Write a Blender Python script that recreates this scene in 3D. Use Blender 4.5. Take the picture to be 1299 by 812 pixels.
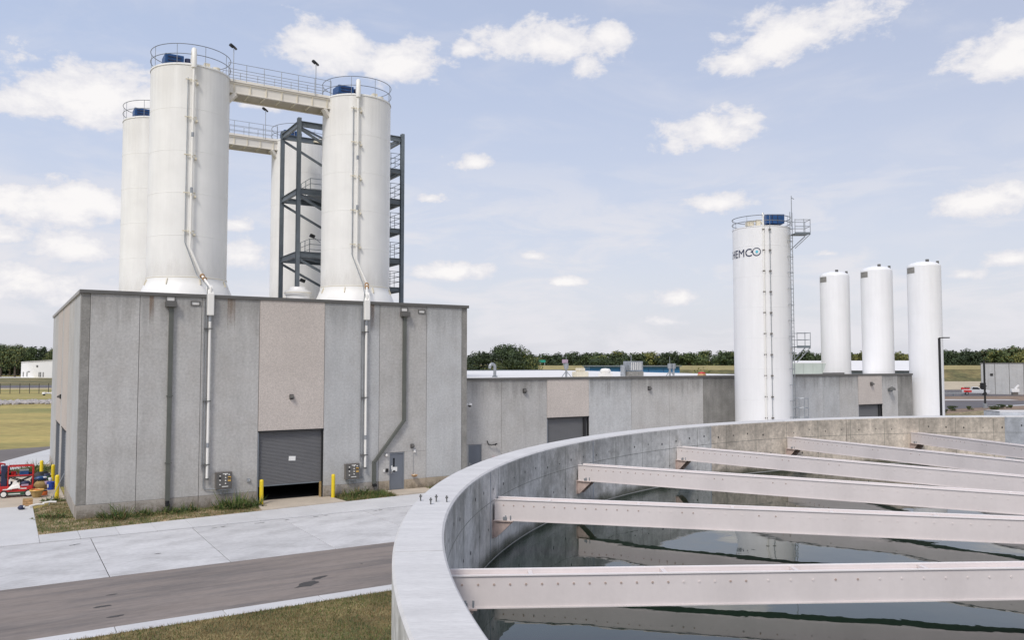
import bpy, bmesh, math, random
import numpy as np
from mathutils import Vector, Matrix, Euler, noise
R = math.radians
random.seed(7)
S = bpy.context.scene
for o in list(bpy.data.objects): bpy.data.objects.remove(o)

# ------------------------------------------------------------ camera
cam = bpy.data.objects.new('camera', bpy.data.cameras.new('camera'))
S.collection.objects.link(cam); S.camera = cam
cam.data.sensor_width = 36; cam.data.lens = 36*1040/1299
cam.location = (0, 0, 7.6); cam.rotation_euler = (R(90+3.03), 0, 0)
cam.data.clip_start = .1; cam.data.clip_end = 9000
S.render.resolution_x = 1024; S.render.resolution_y = 641
S.view_settings.view_transform = 'Standard'; S.view_settings.look = 'None'
S.view_settings.exposure = 0.5; S.view_settings.gamma = 1
S.render.engine = 'CYCLES'

# ------------------------------------------------------------ sun + sky
SUN_AZ, SUN_EL = 202.0, 50.0          # compass-like azimuth from +Y clockwise
sd = Vector((math.sin(R(SUN_AZ))*math.cos(R(SUN_EL)), math.cos(R(SUN_AZ))*math.cos(R(SUN_EL)), math.sin(R(SUN_EL))))
sl = bpy.data.lights.new('sun', 'SUN'); sl.energy = 1.5; sl.angle = R(14); sl.color = (1, .95, .88)
sun = bpy.data.objects.new('sun', sl); S.collection.objects.link(sun)
sun.rotation_euler = sd.to_track_quat('Z', 'Y').to_euler(); sun.location = (-30, -30, 60)

W = bpy.data.worlds.new('World'); S.world = W; W.use_nodes = True
nt = W.node_tree; N = nt.nodes; N.clear()
def nn(t, **k):
    n = N.new(t)
    for a, b in k.items(): setattr(n, a, b)
    return n
def lk(a, b): nt.links.new(a, b)
def mth(op, a, b=None, clamp=False):
    n = nn('ShaderNodeMath', operation=op, use_clamp=clamp)
    for i, v in enumerate((a, b)):
        if v is None: continue
        if isinstance(v, (int, float)): n.inputs[i].default_value = v
        else: lk(v, n.inputs[i])
    return n.outputs[0]
def mixc(fac, a, b):
    n = nn('ShaderNodeMix', data_type='RGBA')
    if isinstance(fac, (int, float)): n.inputs[0].default_value = fac
    else: lk(fac, n.inputs[0])
    for i, v in ((6, a), (7, b)):
        if isinstance(v, tuple): n.inputs[i].default_value = (*v, 1)
        else: lk(v, n.inputs[i])
    return n.outputs[2]
sky = nn('ShaderNodeTexSky', sky_type='NISHITA', sun_disc=False)
sky.sun_elevation = R(SUN_EL); sky.sun_rotation = R(SUN_AZ)
sky.air_density = 1.0; sky.dust_density = 2.0; sky.ozone_density = 1.5
SKY_K = .10
base = nn('ShaderNodeVectorMath', operation='SCALE'); lk(sky.outputs[0], base.inputs[0]); base.inputs[3].default_value = SKY_K
tc = nn('ShaderNodeTexCoord'); sep = nn('ShaderNodeSeparateXYZ'); lk(tc.outputs['Generated'], sep.inputs[0])
az = mth('ARCTAN2', sep.outputs[0], sep.outputs[1]); el = mth('ARCSINE', sep.outputs[2])
# thin summer veil over the whole sky, thicker toward the horizon
velf = nn('ShaderNodeMapRange'); lk(el, velf.inputs[0]); velf.inputs[1].default_value = 0; velf.inputs[2].default_value = .65
velf.inputs[3].default_value = .86; velf.inputs[4].default_value = .52
azf = nn('ShaderNodeMapRange'); lk(az, azf.inputs[0]); azf.inputs[1].default_value=-.6; azf.inputs[2].default_value=.6
veilcol = mixc(azf.outputs[0], (.435, .495, .645), (.43, .458, .565))
hz = nn('ShaderNodeMapRange', interpolation_type='SMOOTHSTEP'); lk(el, hz.inputs[0]); hz.inputs[1].default_value = -.05; hz.inputs[2].default_value = .42
veilcol = mixc(hz.outputs[0], (.545, .545, .59), veilcol)
col = mixc(velf.outputs[0], base.outputs[0], veilcol)
# fbm on direction, stretched sideways
def fbm(scale, det, rough=.55, dist=0, sx=(1, 1, 1.7), off=0):
    m = nn('ShaderNodeMapping'); lk(tc.outputs['Generated'], m.inputs[0]); m.inputs['Scale'].default_value = sx; m.inputs['Location'].default_value = (off, off*.7, 0)
    n = nn('ShaderNodeTexNoise', noise_dimensions='3D'); lk(m.outputs[0], n.inputs['Vector'])
    n.inputs['Scale'].default_value = scale; n.inputs['Detail'].default_value = det; n.inputs['Roughness'].default_value = rough; n.inputs['Distortion'].default_value = dist
    return n.outputs[0]
nz = fbm(9, 8, .62, .35); nz2 = fbm(26, 6, .65, .2, off=3.1)
nsum = mth('ADD', mth('MULTIPLY', mth('SUBTRACT', nz, .5), 3.4), mth('MULTIPLY', mth('SUBTRACT', nz2, .5), 3.0))
def pix(x, y):
    X = (x-649.5)/1040; Z = -(y-406)/1040; p = R(3.03)
    Y = math.cos(p)-Z*math.sin(p); Z = math.sin(p)+Z*math.cos(p)
    return math.atan2(X, Y), math.atan2(Z, math.hypot(X, Y))
# individual cumulus: centre (x, y), half width, half height in degrees-like units
CL = [(105,122,82,38,1),(30,130,50,22,.9),(425,64,58,32,1),(505,82,48,26,1),(700,58,75,26,1),(740,85,22,22,.7),(775,45,30,18,.8),(590,63,22,12,.6),
      (1010,45,85,30,1),(1060,28,55,24,1),(935,80,38,16,.8),(902,174,62,24,1),(945,155,30,16,.9),(600,208,30,13,.95),(915,257,38,15,1),(1265,80,48,26,1),(1295,55,30,26,.9),(1255,256,48,17,1),(1290,243,24,13,.9),
      (70,262,95,27,1),(100,248,45,20,1),(100,317,42,18,.95),(10,300,22,12,.8),(545,252,26,9,.7),(575,345,45,12,.85),(677,325,22,8,.8),(860,378,26,12,.85),(715,358,20,7,.7),(850,408,25,8,.5),(1285,328,36,11,.85),(1220,349,26,9,.75),(1050,322,22,7,.4),
      (310,325,45,22,.75),(300,285,28,12,.6),(30,365,90,28,.6),(330,130,45,15,.75)]
tot = None
for (x, y, rx, ry, amp) in CL:
    a, e = pix(x, y); rx /= 1040; ry /= 1040
    dx = mth('DIVIDE', mth('SUBTRACT', az, a), rx*1.3); de = mth('SUBTRACT', el, e)
    dy = mth('DIVIDE', de, ry*1.3)
    # flatter base: the lower half falls off sooner
    dy2 = mth('MAXIMUM', dy, mth('MULTIPLY', dy, -1.35))
    v = mth('SUBTRACT', 1.0, mth('SQRT', mth('ADD', mth('MULTIPLY', dx, dx), mth('MULTIPLY', dy2, dy2))))
    v = mth('MULTIPLY', v, 1.0); v = mth('SUBTRACT', v, (1-amp)*.6)
    tot = v if tot is None else mth('MAXIMUM', tot, v)
den = mth('ADD', tot, mth('MULTIPLY', nsum, .62))
cl = nn('ShaderNodeMapRange', interpolation_type='SMOOTHSTEP'); lk(den, cl.inputs[0]); cl.inputs[1].default_value = -.05; cl.inputs[2].default_value = .42
# scattered clouds everywhere else (behind and overhead), from noise alone
wide = fbm(2.6, 7, .6, .3, (1, 1, 2.4), 8.3)
absaz = mth('ABSOLUTE', az)
outm = nn('ShaderNodeMapRange', interpolation_type='SMOOTHSTEP'); lk(absaz, outm.inputs[0]); outm.inputs[1].default_value = .62; outm.inputs[2].default_value = .8
upm = nn('ShaderNodeMapRange', interpolation_type='SMOOTHSTEP'); lk(el, upm.inputs[0]); upm.inputs[1].default_value = .47; upm.inputs[2].default_value = .6
outside = mth('MAXIMUM', outm.outputs[0], upm.outputs[0])
wc = nn('ShaderNodeMapRange', interpolation_type='SMOOTHSTEP'); lk(wide, wc.inputs[0]); wc.inputs[1].default_value = .54; wc.inputs[2].default_value = .68
wide_c = mth('MULTIPLY', wc.outputs[0], outside)
# low hazy banks near the horizon
low = fbm(7, 7, .6, .5, (1, 1, 3.6), 1.7)
lowm = nn('ShaderNodeMapRange', interpolation_type='SMOOTHSTEP'); lk(el, lowm.inputs[0]); lowm.inputs[1].default_value = .30; lowm.inputs[2].default_value = .10
lc = nn('ShaderNodeMapRange', interpolation_type='SMOOTHSTEP'); lk(low, lc.inputs[0]); lc.inputs[1].default_value = .41; lc.inputs[2].default_value = .63
low_c = mth('MULTIPLY', mth('MULTIPLY', lc.outputs[0], lowm.outputs[0]), .85)
wisp = fbm(5, 6, .6, .6, (1, 1, 3.0), 5.2)
wi = nn('ShaderNodeMapRange', interpolation_type='SMOOTHSTEP'); lk(wisp, wi.inputs[0]); wi.inputs[1].default_value = .45; wi.inputs[2].default_value = .8
low_c = mth('MAXIMUM', low_c, mth('MULTIPLY', wi.outputs[0], .35))
cf = mth('MAXIMUM', mth('MULTIPLY', cl.outputs[0], .93), mth('MAXIMUM', mth('MULTIPLY', wide_c, .9), low_c))
shade = nn('ShaderNodeMapRange', interpolation_type='SMOOTHSTEP'); lk(den, shade.inputs[0]); shade.inputs[1].default_value = .2; shade.inputs[2].default_value = .95
hot = mixc(shade.outputs[0], (.565, .56, .59), (.70, .68, .67))
col = mixc(cf, col, hot)
bg = nn('ShaderNodeBackground'); lk(col, bg.inputs[0]); bg.inputs[1].default_value = 1.0
wo = nn('ShaderNodeOutputWorld'); lk(bg.outputs[0], wo.inputs[0])

# ------------------------------------------------------------ frames
A0 = Vector((-21.10, 40.03, 0)); TH = R(31.7267)
U = Vector((math.cos(TH), math.sin(TH), 0)); V = Vector((-math.sin(TH), math.cos(TH), 0))
def loc(s, t, z=0): return A0 + U*s + V*t + Vector((0, 0, z))

# ------------------------------------------------------------ materials
MAT = {}
class M_:
    pass
def material(name, base, rough=.7, metal=0, var=.0, vscale=1.0, streak=0, fine=0, finescale=30, rnd=0, bump=0, bscale=20, spec=.5,
             col2=None, c2scale=.5, c2lo=.45, c2hi=.62, stain=0, coat=0, sx=(1,1,1), stainfloor=None):
    m = bpy.data.materials.new(name); m.use_nodes = True; t = m.node_tree; n = t.nodes; l = t.links
    b = n['Principled BSDF']; b.inputs['Roughness'].default_value = rough; b.inputs['Metallic'].default_value = metal
    b.inputs['Specular IOR Level'].default_value = spec
    if coat: b.inputs['Coat Weight'].default_value = coat
    tc = n.new('ShaderNodeTexCoord'); mp = n.new('ShaderNodeMapping'); l.new(tc.outputs['Object'], mp.inputs[0]); mp.inputs['Scale'].default_value = sx
    src = mp.outputs[0]
    def noise_(scale, det=5, vec=None, rough=.55):
        x = n.new('ShaderNodeTexNoise'); l.new(vec or src, x.inputs['Vector']); x.inputs['Scale'].default_value = scale; x.inputs['Detail'].default_value = det; x.inputs['Roughness'].default_value = rough
        return x.outputs[0]
    def rng(v, a, b_, c, d, smooth=False):
        x = n.new('ShaderNodeMapRange'); l.new(v, x.inputs[0])
        if smooth: x.interpolation_type = 'SMOOTHSTEP'
        for i, q in enumerate((a, b_, c, d)): x.inputs[i+1].default_value = q
        return x.outputs[0]
    def mul(a, b_):
        x = n.new('ShaderNodeMath'); x.operation = 'MULTIPLY'; l.new(a, x.inputs[0])
        if isinstance(b_, (int, float)): x.inputs[1].default_value = b_
        else: l.new(b_, x.inputs[1])
        return x.outputs[0]
    def mixx(fac, a, b_):
        x = n.new('ShaderNodeMix'); x.data_type = 'RGBA'
        if isinstance(fac, (int, float)): x.inputs[0].default_value = fac
        else: l.new(fac, x.inputs[0])
        for i, v in ((6, a), (7, b_)):
            if isinstance(v, tuple): x.inputs[i].default_value = (*v, 1)
            else: l.new(v, x.inputs[i])
        return x.outputs[2]
    c = base; f = None
    if col2 is not None: c = mixx(rng(noise_(c2scale, 8, rough=.65), c2lo, c2hi, 0, 1, True), base, col2)
    facs = []
    if var: facs.append(rng(noise_(vscale, 6), .3, .7, 1-var, 1+var))
    if fine: facs.append(rng(noise_(finescale, 4, rough=.7), .3, .7, 1-fine, 1+fine))
    if streak:
        mp2 = n.new('ShaderNodeMapping'); l.new(tc.outputs['Object'], mp2.inputs[0]); mp2.inputs['Scale'].default_value = (1, 1, .06)
        facs.append(rng(noise_(3.2, 6, mp2.outputs[0], .65), .3, .7, 1-streak, 1+streak))
    if stain:
        mp3 = n.new('ShaderNodeMapping'); l.new(tc.outputs['Object'], mp3.inputs[0]); mp3.inputs['Scale'].default_value = (1, 1, .12)
        facs.append(rng(noise_(1.1, 7, mp3.outputs[0], .7), .52, .72, 1, 1-stain, True))
    if rnd:
        oi = n.new('ShaderNodeObjectInfo'); facs.append(rng(oi.outputs['Random'], 0, 1, 1-rnd, 1+rnd))
    for q in facs: f = q if f is None else mul(f, q)
    if f is not None:
        vm = n.new('ShaderNodeVectorMath'); vm.operation = 'SCALE'
        if isinstance(c, tuple): vm.inputs[0].default_value = c
        else: l.new(c, vm.inputs[0])
        l.new(f, vm.inputs[3]); c = vm.outputs[0]
    if isinstance(c, tuple): b.inputs['Base Color'].default_value = (*c, 1)
    else: l.new(c, b.inputs['Base Color'])
    if bump:
        bp = n.new('ShaderNodeBump'); bp.inputs['Strength'].default_value = min(1, bump*20); bp.inputs['Distance'].default_value = bump*.1
        l.new(noise_(bscale, 6), bp.inputs['Height']); l.new(bp.outputs[0], b.inputs['Normal'])
    m['i'] = 1; MAT[name] = m
    return m
mk = material
mk('precast', (.475, .463, .443), .85, var=.07, vscale=.55, fine=.15, finescale=8, streak=.04, stain=.10, rnd=.05, bump=.04, bscale=25, col2=(.435, .418, .395), c2scale=.8, c2lo=.42, c2hi=.66)
mk('precast_blue', (.47, .472, .467), .85, var=.06, vscale=.6, fine=.14, finescale=9, streak=.05, stain=.12, rnd=.05, bump=.04, bscale=25, col2=(.44, .435, .425), c2scale=.8, c2lo=.44, c2hi=.7)
mk('precast_tan', (.53, .475, .43), .9, var=.05, vscale=.6, fine=.20, finescale=16, stain=.05, rnd=.04, bump=.08, bscale=30)
mk('precast_dark', (.27, .26, .24), .9, var=.16, vscale=1.2, fine=.16, finescale=10, streak=.08, stain=.2)
mk('plinth', (.39, .355, .315), .9, var=.14, vscale=.9, fine=.10, finescale=14, stain=.2, rnd=.05)
mk('plinth_tan', (.43, .36, .275), .9, var=.14, vscale=.9, fine=.10, finescale=14, stain=.2, rnd=.05)
mk('sealant', (.13, .13, .125), .8)
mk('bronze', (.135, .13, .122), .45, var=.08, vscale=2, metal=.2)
mk('coping_sheen', (.33, .32, .31), .5, var=.06)  # side coping: the bronze lightened, grazing light put into the colour
mk('downspout', (.115, .12, .105), .5, var=.12, vscale=1.5)
mk('doorgrey', (.15, .15, .153), .5, var=.05, vscale=1)
mk('doorblue', (.155, .172, .20), .45, var=.06, vscale=1.5)
mk('frameblue', (.22, .24, .265), .5)
mk('black', (.012, .012, .013), .6)
mk('interior', (.06, .058, .055), .9)
mk('paper', (.8, .8, .78), .7)
mk('white_steel', (.88, .87, .84), .42, var=.035, vscale=.8, streak=.025, stain=.035, spec=.4)
mk('white_steel_b', (.80, .76, .69), .5, var=.04, vscale=.8, streak=.03)
mk('frp', (.85, .845, .845), .45, var=.02, vscale=.5, streak=.03)
mk('white', (.82, .81, .79), .4)
mk('pipewhite', (.86, .84, .79), .4, var=.03)
mk('cream', (.72, .66, .52), .5, var=.1, vscale=1)
mk('rusty', (.50, .30, .15), .8, var=.3, vscale=6)
mk('galv', (.36, .38, .40), .45, metal=.5, var=.15, vscale=4)
mk('greysteel', (.15, .175, .195), .5, var=.12, vscale=2)
mk('railgrey', (.20, .215, .24), .5, metal=.3)
mk('bluepaint', (.012, .065, .20), .4, var=.2, vscale=3)
mk('navy', (.02, .028, .075), .5)
mk('cyan', (.10, .55, .68), .5)
mk('clarifier', (.69, .68, .655), .85, var=.16, vscale=.8, fine=.2, finescale=7, streak=.12, stain=.26, rnd=.03, bump=.06, bscale=14, col2=(.46, .45, .42), c2scale=.9)
mk('clarifier_tan', (.66, .575, .475), .85, var=.14, vscale=1.1, fine=.26, finescale=8, streak=.12, stain=.3, bump=.06, bscale=14, col2=(.53, .465, .385), c2scale=1.3)
mk('clarifier_blue', (.48, .50, .53), .85, var=.2, vscale=1.1, fine=.14, finescale=9, stain=.3)
mk('clarifier_low', (.20, .205, .175), .8, var=.2, vscale=1.2, fine=.15, finescale=8, streak=.12, stain=.3)
mk('rim', (.62, .607, .595), .85, var=.07, vscale=1.3, fine=.10, finescale=14, stain=.08, bump=.02, bscale=40, sx=(1, 5, 1))
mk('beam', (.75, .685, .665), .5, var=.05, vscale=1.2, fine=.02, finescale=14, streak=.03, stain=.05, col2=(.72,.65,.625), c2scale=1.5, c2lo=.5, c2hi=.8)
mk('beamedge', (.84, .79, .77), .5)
mk('silver', (.55, .56, .58), .35)
mk('bracket', (.50, .39, .345), .6, var=.25, vscale=8)
mk('boltlight', (.75, .68, .65), .5)
mk('boltrust', (.46, .36, .31), .8)
mk('drive', (.57, .563, .563), .85, var=.10, vscale=.5, fine=.09, finescale=8, rnd=.05, col2=(.47, .462, .46), c2scale=1.1, c2lo=.42, c2hi=.68, sx=(.5,1,1))
mk('strip', (.58, .575, .575), .85, var=.08, vscale=.6, fine=.05, finescale=12, rnd=.04)
mk('apron', (.50, .43, .345), .9, var=.10, vscale=.8, fine=.06, finescale=12, rnd=.03)
mk('walk', (.58, .575, .57), .85, var=.06, vscale=.6, fine=.05, finescale=12, rnd=.03)
mk('asphalt', (.245, .208, .185), .95, var=.12, vscale=.9, fine=.16, finescale=16, bump=.05, bscale=60, col2=(.165, .147, .138), c2scale=1.1, c2lo=.40, c2hi=.68, sx=(.16, 1.3, 1))
mk('asphalt_far', (.13, .12, .125), .95, var=.15, vscale=.1, fine=.06, finescale=2)
mk('asphalt_warm', (.17, .15, .14), .95, var=.15, vscale=.2, fine=.06, finescale=3)
mk('tar', (.06, .056, .054), .6)
mk('yellow', (.80, .60, .02), .45, var=.06, vscale=4)
mk('grass_ground', (.24, .19, .085), 1, var=.3, vscale=.8, fine=.4, finescale=6, col2=(.10, .10, .035), c2scale=.45, c2lo=.42, c2hi=.60)
mk('field', (.40, .315, .105), 1, var=.2, vscale=.08, fine=.25, finescale=1.2, col2=(.22, .22, .07), c2scale=.05, c2lo=.42, c2hi=.65, sx=(.5, 1, 1))
mk('levee', (.13, .125, .05), 1, var=.3, vscale=.06, fine=.45, finescale=.4, col2=(.21, .165, .07), c2scale=.03, c2lo=.44, c2hi=.62)
mk('leveetop', (.31, .26, .12), 1, var=.15, vscale=.1, fine=.2, finescale=1)
mk('dirt', (.24, .17, .12), 1, var=.25, vscale=.3, fine=.2, finescale=2)
mk('mulch', (.40, .30, .19), 1, var=.3, vscale=1.5, fine=.35, finescale=9, col2=(.13, .13, .05), c2scale=1.1, c2lo=.42, c2hi=.58)
mk('pale_dirt', (.50, .42, .30), 1, var=.2, vscale=.2, fine=.2, finescale=2)
mk('blade_green', (.11, .15, .035), .8, rnd=.1)
mk('blade_dark', (.04, .085, .02), .8)
mk('blade_dry', (.26, .19, .09), .9)
mk('leaf', (.07, .10, .03), .7, var=.45, vscale=.45, rnd=.2)
mk('leaf_dark', (.040, .062, .022), .7, var=.45, vscale=.4, rnd=.2)
mk('leaf_yellow', (.19, .19, .05), .7, var=.4, vscale=.45, rnd=.2)
mk('leaf_brown', (.10, .075, .03), .8, var=.4, vscale=.5)
mk('bark', (.09, .07, .05), .9, var=.2)
mk('red', (.52, .02, .02), .45, var=.1, vscale=3)
mk('orange', (.62, .15, .04), .6)
mk('tyre', (.02, .02, .02), .8)
mk('wood', (.36, .25, .10), .8, var=.2, vscale=8)
mk('darkgreen', (.03, .09, .05), .6)
mk('chrome', (.5, .5, .5), .3, metal=1)
mk('glass', (.02, .025, .03), .08)
mk('yellowlight', (.75, .45, .1), .4)
mk('panelsteel', (.20, .18, .16), .35, metal=.4, var=.1)
mk('lampwhite', (.8, .78, .74), .4)
mk('rock', (.36, .33, .31), .9, rnd=.2, var=.3, vscale=1)
mk('roofwhite', (.80, .78, .76), .6, var=.04, vscale=.3)
mk('roofgravel', (.35, .34, .33), .9)
mk('greenmetal', (.52, .57, .51), .5, var=.05)
mk('greenmetal_dk', (.36, .42, .37), .5, var=.05)
mk('farblue', (.03, .16, .35), .5)
mk('fence', (.07, .065, .06), .7)
mk('labelgrey', (.25, .24, .22), .7, fine=.3, finescale=6)
mk('signgreen', (.02, .30, .22), .5)
mk('bluebucket', (.02, .07, .42), .4)
mk('lilac', (.45, .33, .45), .8)
# ground sheet of the near road gets tyre streaks; rollup curtain stays plain
wm = bpy.data.materials.new('water'); wm.use_nodes = True; n = wm.node_tree.nodes; l = wm.node_tree.links; b = n['Principled BSDF']
b.inputs['Base Color'].default_value = (.004, .015, .007, 1); b.inputs['Roughness'].default_value = .01; b.inputs['IOR'].default_value = 1.65
tcw = n.new('ShaderNodeTexCoord')
def wn(sc, det):
    q = n.new('ShaderNodeTexNoise'); l.new(tcw.outputs['Object'], q.inputs['Vector']); q.inputs['Scale'].default_value = sc; q.inputs['Detail'].default_value = det; return q.outputs[0]
bp = n.new('ShaderNodeBump'); bp.inputs['Strength'].default_value = .5; bp.inputs['Distance'].default_value = .032; l.new(wn(.5, 1.2), bp.inputs['Height'])
bp2 = n.new('ShaderNodeBump'); bp2.inputs['Strength'].default_value = .12; bp2.inputs['Distance'].default_value = .008; l.new(wn(3.2, 2), bp2.inputs['Height']); l.new(bp.outputs[0], bp2.inputs['Normal'])
l.new(bp2.outputs[0], b.inputs['Normal']); MAT['water'] = wm

def stainmat(name, colr, ztop, zbot, amount, sc=2.2, zs=.05, lo=.45, hi=.85):
    m = bpy.data.materials.new(name); m.use_nodes = True; t = m.node_tree; n = t.nodes; l = t.links; b = n['Principled BSDF']; b.inputs['Base Color'].default_value = (*colr, 1); b.inputs['Roughness'].default_value = .9
    tc = n.new('ShaderNodeTexCoord'); mp = n.new('ShaderNodeMapping'); mp.inputs['Scale'].default_value = (1, 1, zs); l.new(tc.outputs['Object'], mp.inputs[0])
    q = n.new('ShaderNodeTexNoise'); q.inputs['Scale'].default_value = sc; q.inputs['Detail'].default_value = 7; q.inputs['Roughness'].default_value = .7; l.new(mp.outputs[0], q.inputs['Vector'])
    sz = n.new('ShaderNodeSeparateXYZ'); l.new(tc.outputs['Object'], sz.inputs[0]); g = n.new('ShaderNodeMapRange'); l.new(sz.outputs[2], g.inputs[0]); g.inputs[1].default_value = zbot; g.inputs[2].default_value = ztop; g.inputs[3].default_value = -.3; g.inputs[4].default_value = .28
    a = n.new('ShaderNodeMath'); a.operation = 'ADD'; l.new(q.outputs[0], a.inputs[0]); l.new(g.outputs[0], a.inputs[1])
    k = n.new('ShaderNodeMapRange'); k.interpolation_type = 'SMOOTHSTEP'; l.new(a.outputs[0], k.inputs[0]); k.inputs[1].default_value = lo; k.inputs[2].default_value = hi; k.inputs[4].default_value = amount; l.new(k.outputs[0], b.inputs['Alpha']); MAT[name] = m
stainmat('runoff', (.12, .115, .105), 11.05, 7.5, .2)
stainmat('runoff_low', (.12, .115, .105), 6.48, 4.2, .28)
stainmat('splash', (.24, .20, .14), 0, 1.2, .55, sc=3, zs=1)
stainmat('rust_run', (.30, .20, .13), 11.05, 8.6, .5, sc=6, lo=.35)
stainmat('drip', (.14, .14, .125), 5.9, 4.6, .17, sc=2.6, zs=.06)
stainmat('silo_dirt', (.36, .31, .24), 24.2, 19, .08, sc=2.2, zs=.03)
stainmat('silo_foot', (.40, .33, .24), 12.2, 14.5, .10, sc=2.0, zs=.2)
# ------------------------------------------------------------ mesh helpers
class MB:
    def __init__(s): s.v = []; s.f = []; s.m = []; s.cur = 0
    def add(s, vs, fs):
        k = len(s.v); s.v += [tuple(v) for v in vs]; s.f += [tuple(i+k for i in f) for f in fs]; s.m += [s.cur]*len(fs); return s
    def box(s, x0, x1, y0, y1, z0, z1):
        vs = [(x, y, z) for z in (z0, z1) for x, y in ((x0, y0), (x1, y0), (x1, y1), (x0, y1))]
        return s.add(vs, [(3,2,1,0),(4,5,6,7),(0,1,5,4),(1,2,6,5),(2,3,7,6),(3,0,4,7)])
    def prism(s, poly, z0, z1):
        n = len(poly); a = sum(poly[i][0]*poly[(i+1)%n][1]-poly[(i+1)%n][0]*poly[i][1] for i in range(n))
        if a < 0: poly = poly[::-1]
        vs = [(x, y, z0) for x, y in poly]+[(x, y, z1) for x, y in poly]
        return s.add(vs, [tuple(range(n))[::-1], tuple(range(n, 2*n))]+[(i, (i+1)%n, n+(i+1)%n, n+i) for i in range(n)])
    def beam(s, p, q, w, h=None, up=(0,0,1)):       # rectangular bar between two points
        h = h or w; p = Vector(p); q = Vector(q); d = (q-p).normalized(); up = Vector(up)
        if abs(d.dot(up)) > .98: up = Vector((1, 0, 0))
        a = d.cross(up).normalized()*w/2; c = a.cross(d).normalized()*h/2
        vs = [e+i*a+j*c for e in (p, q) for i, j in ((-1,-1),(1,-1),(1,1),(-1,1))]
        return s.add(vs, [(0,1,2,3),(7,6,5,4),(1,0,4,5),(2,1,5,6),(3,2,6,7),(0,3,7,4)])
    def ibeam(s, p, q, h, w, tf=.03, up=(0,0,1)):
        p = Vector(p); q = Vector(q); d = (q-p).normalized(); up = Vector(up)
        if abs(d.dot(up)) > .98: up = Vector((1, 0, 0))
        a = d.cross(up).normalized(); c = a.cross(d).normalized()
        s.beam(p+c*(h/2-tf/2), q+c*(h/2-tf/2), w, tf, up); s.beam(p-c*(h/2-tf/2), q-c*(h/2-tf/2), w, tf, up)
        return s.beam(p, q, tf*.7, h-2*tf-.001, up)
    def tube(s, pts, r, n=8, close=False, caps=True):
        pts = [Vector(p) for p in pts]; k = len(s.v); m = len(pts); prev = None
        for i, p in enumerate(pts):
            if close: d = pts[(i+1)%m]-pts[i-1]
            else: d = pts[min(i+1, m-1)]-pts[max(i-1, 0)]
            d.normalize()
            up = Vector((0, 0, 1)) if abs(d.z) < .9 else Vector((1, 0, 0))
            if prev is not None and abs(prev.dot(d)) < .95: up = prev
            a = d.cross(up).normalized(); c = a.cross(d).normalized(); prev = c
            rr = r[i] if isinstance(r, (list, tuple)) else r
            s.v += [tuple(p+(a*math.cos(2*math.pi*j/n)+c*math.sin(2*math.pi*j/n))*rr) for j in range(n)]
        fs = []
        for i in range(m if close else m-1):
            i2 = (i+1) % m
            for j in range(n): fs.append((k+i*n+j, k+i*n+(j+1)%n, k+i2*n+(j+1)%n, k+i2*n+j))
        if caps and not close: fs += [tuple(k+j for j in range(n))[::-1], tuple(k+(m-1)*n+j for j in range(n))]
        s.f += fs; s.m += [s.cur]*len(fs); return s
    def ring(s, c, rad, r, n=48, a0=0, a1=360, sec=6):
        full = abs(a1-a0) >= 359.9; k = n if full else n+1
        return s.tube([(c[0]+rad*math.cos(R(a0+(a1-a0)*i/n)), c[1]+rad*math.sin(R(a0+(a1-a0)*i/n)), c[2]) for i in range(k)], r, sec, close=full)
    def lathe(s, prof, n=48, c=(0, 0), a0=0, a1=360):
        full = abs(a1-a0) >= 359.9; k = len(s.v); m = n if full else n+1
        for i in range(m):
            a = R(a0+(a1-a0)*i/n)
            s.v += [(c[0]+r*math.cos(a), c[1]+r*math.sin(a), z) for r, z in prof]
        L = len(prof); fs = []
        for i in range(n):
            i2 = (i+1) % m
            for j in range(L-1): fs.append((k+i*L+j, k+i2*L+j, k+i2*L+j+1, k+i*L+j+1))
        s.f += fs; s.m += [s.cur]*len(fs); return s
    def ico(s, c, r, sub=1, jit=0, sc=(1,1,1)):
        bm = bmesh.new(); bmesh.ops.create_icosphere(bm, subdivisions=sub, radius=1)
        rr = random.Random(len(s.v))
        vs = [(c[0]+v.co.x*r*sc[0]*(1+rr.uniform(-jit, jit)), c[1]+v.co.y*r*sc[1]*(1+rr.uniform(-jit, jit)), c[2]+v.co.z*r*sc[2]*(1+rr.uniform(-jit, jit))) for v in bm.verts]
        fs = [tuple(v.index for v in f.verts) for f in bm.faces]; bm.free(); return s.add(vs, fs)
    def mesh(s, name, mats, smooth=False):
        me = bpy.data.meshes.new(name); me.from_pydata(s.v, [], s.f); mats = mats if isinstance(mats, (list, tuple)) else [mats]
        for q in mats: me.materials.append(MAT[q])
        if len(mats) > 1: me.polygons.foreach_set('material_index', s.m)
        if smooth:
            me.polygons.foreach_set('use_smooth', [True]*len(me.polygons)); me.set_sharp_from_angle(angle=R(35))
        me.update(); return me
    def build(s, name, mats, parent=None, smooth=False, bevel=0, **tags):
        o = bpy.data.objects.new(name, s.mesh(name, mats, smooth)); S.collection.objects.link(o); o.parent = parent
        if bevel:
            b_ = o.modifiers.new('bevel', 'BEVEL'); b_.width = bevel; b_.segments = 2; b_.limit_method = 'ANGLE'
        for a, v in tags.items(): o[a] = v
        return o
def tag(o, label=None, category=None, group=None, kind=None):
    for a, v in (('label', label), ('category', category), ('group', group), ('kind', kind)):
        if v: o[a] = v
    return o
def thing(name, label, category, at=(0, 0, 0), rz=0, group=None):
    o = bpy.data.objects.new(name, None); S.collection.objects.link(o); o.location = at; o.rotation_euler = (0, 0, rz); o.empty_display_size = .3
    return tag(o, label, category, group)
def struct(name, at=(0, 0, 0), rz=0):
    o = bpy.data.objects.new(name, None); S.collection.objects.link(o); o.location = at; o.rotation_euler = (0, 0, rz); o['kind'] = 'structure'; return o
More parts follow.
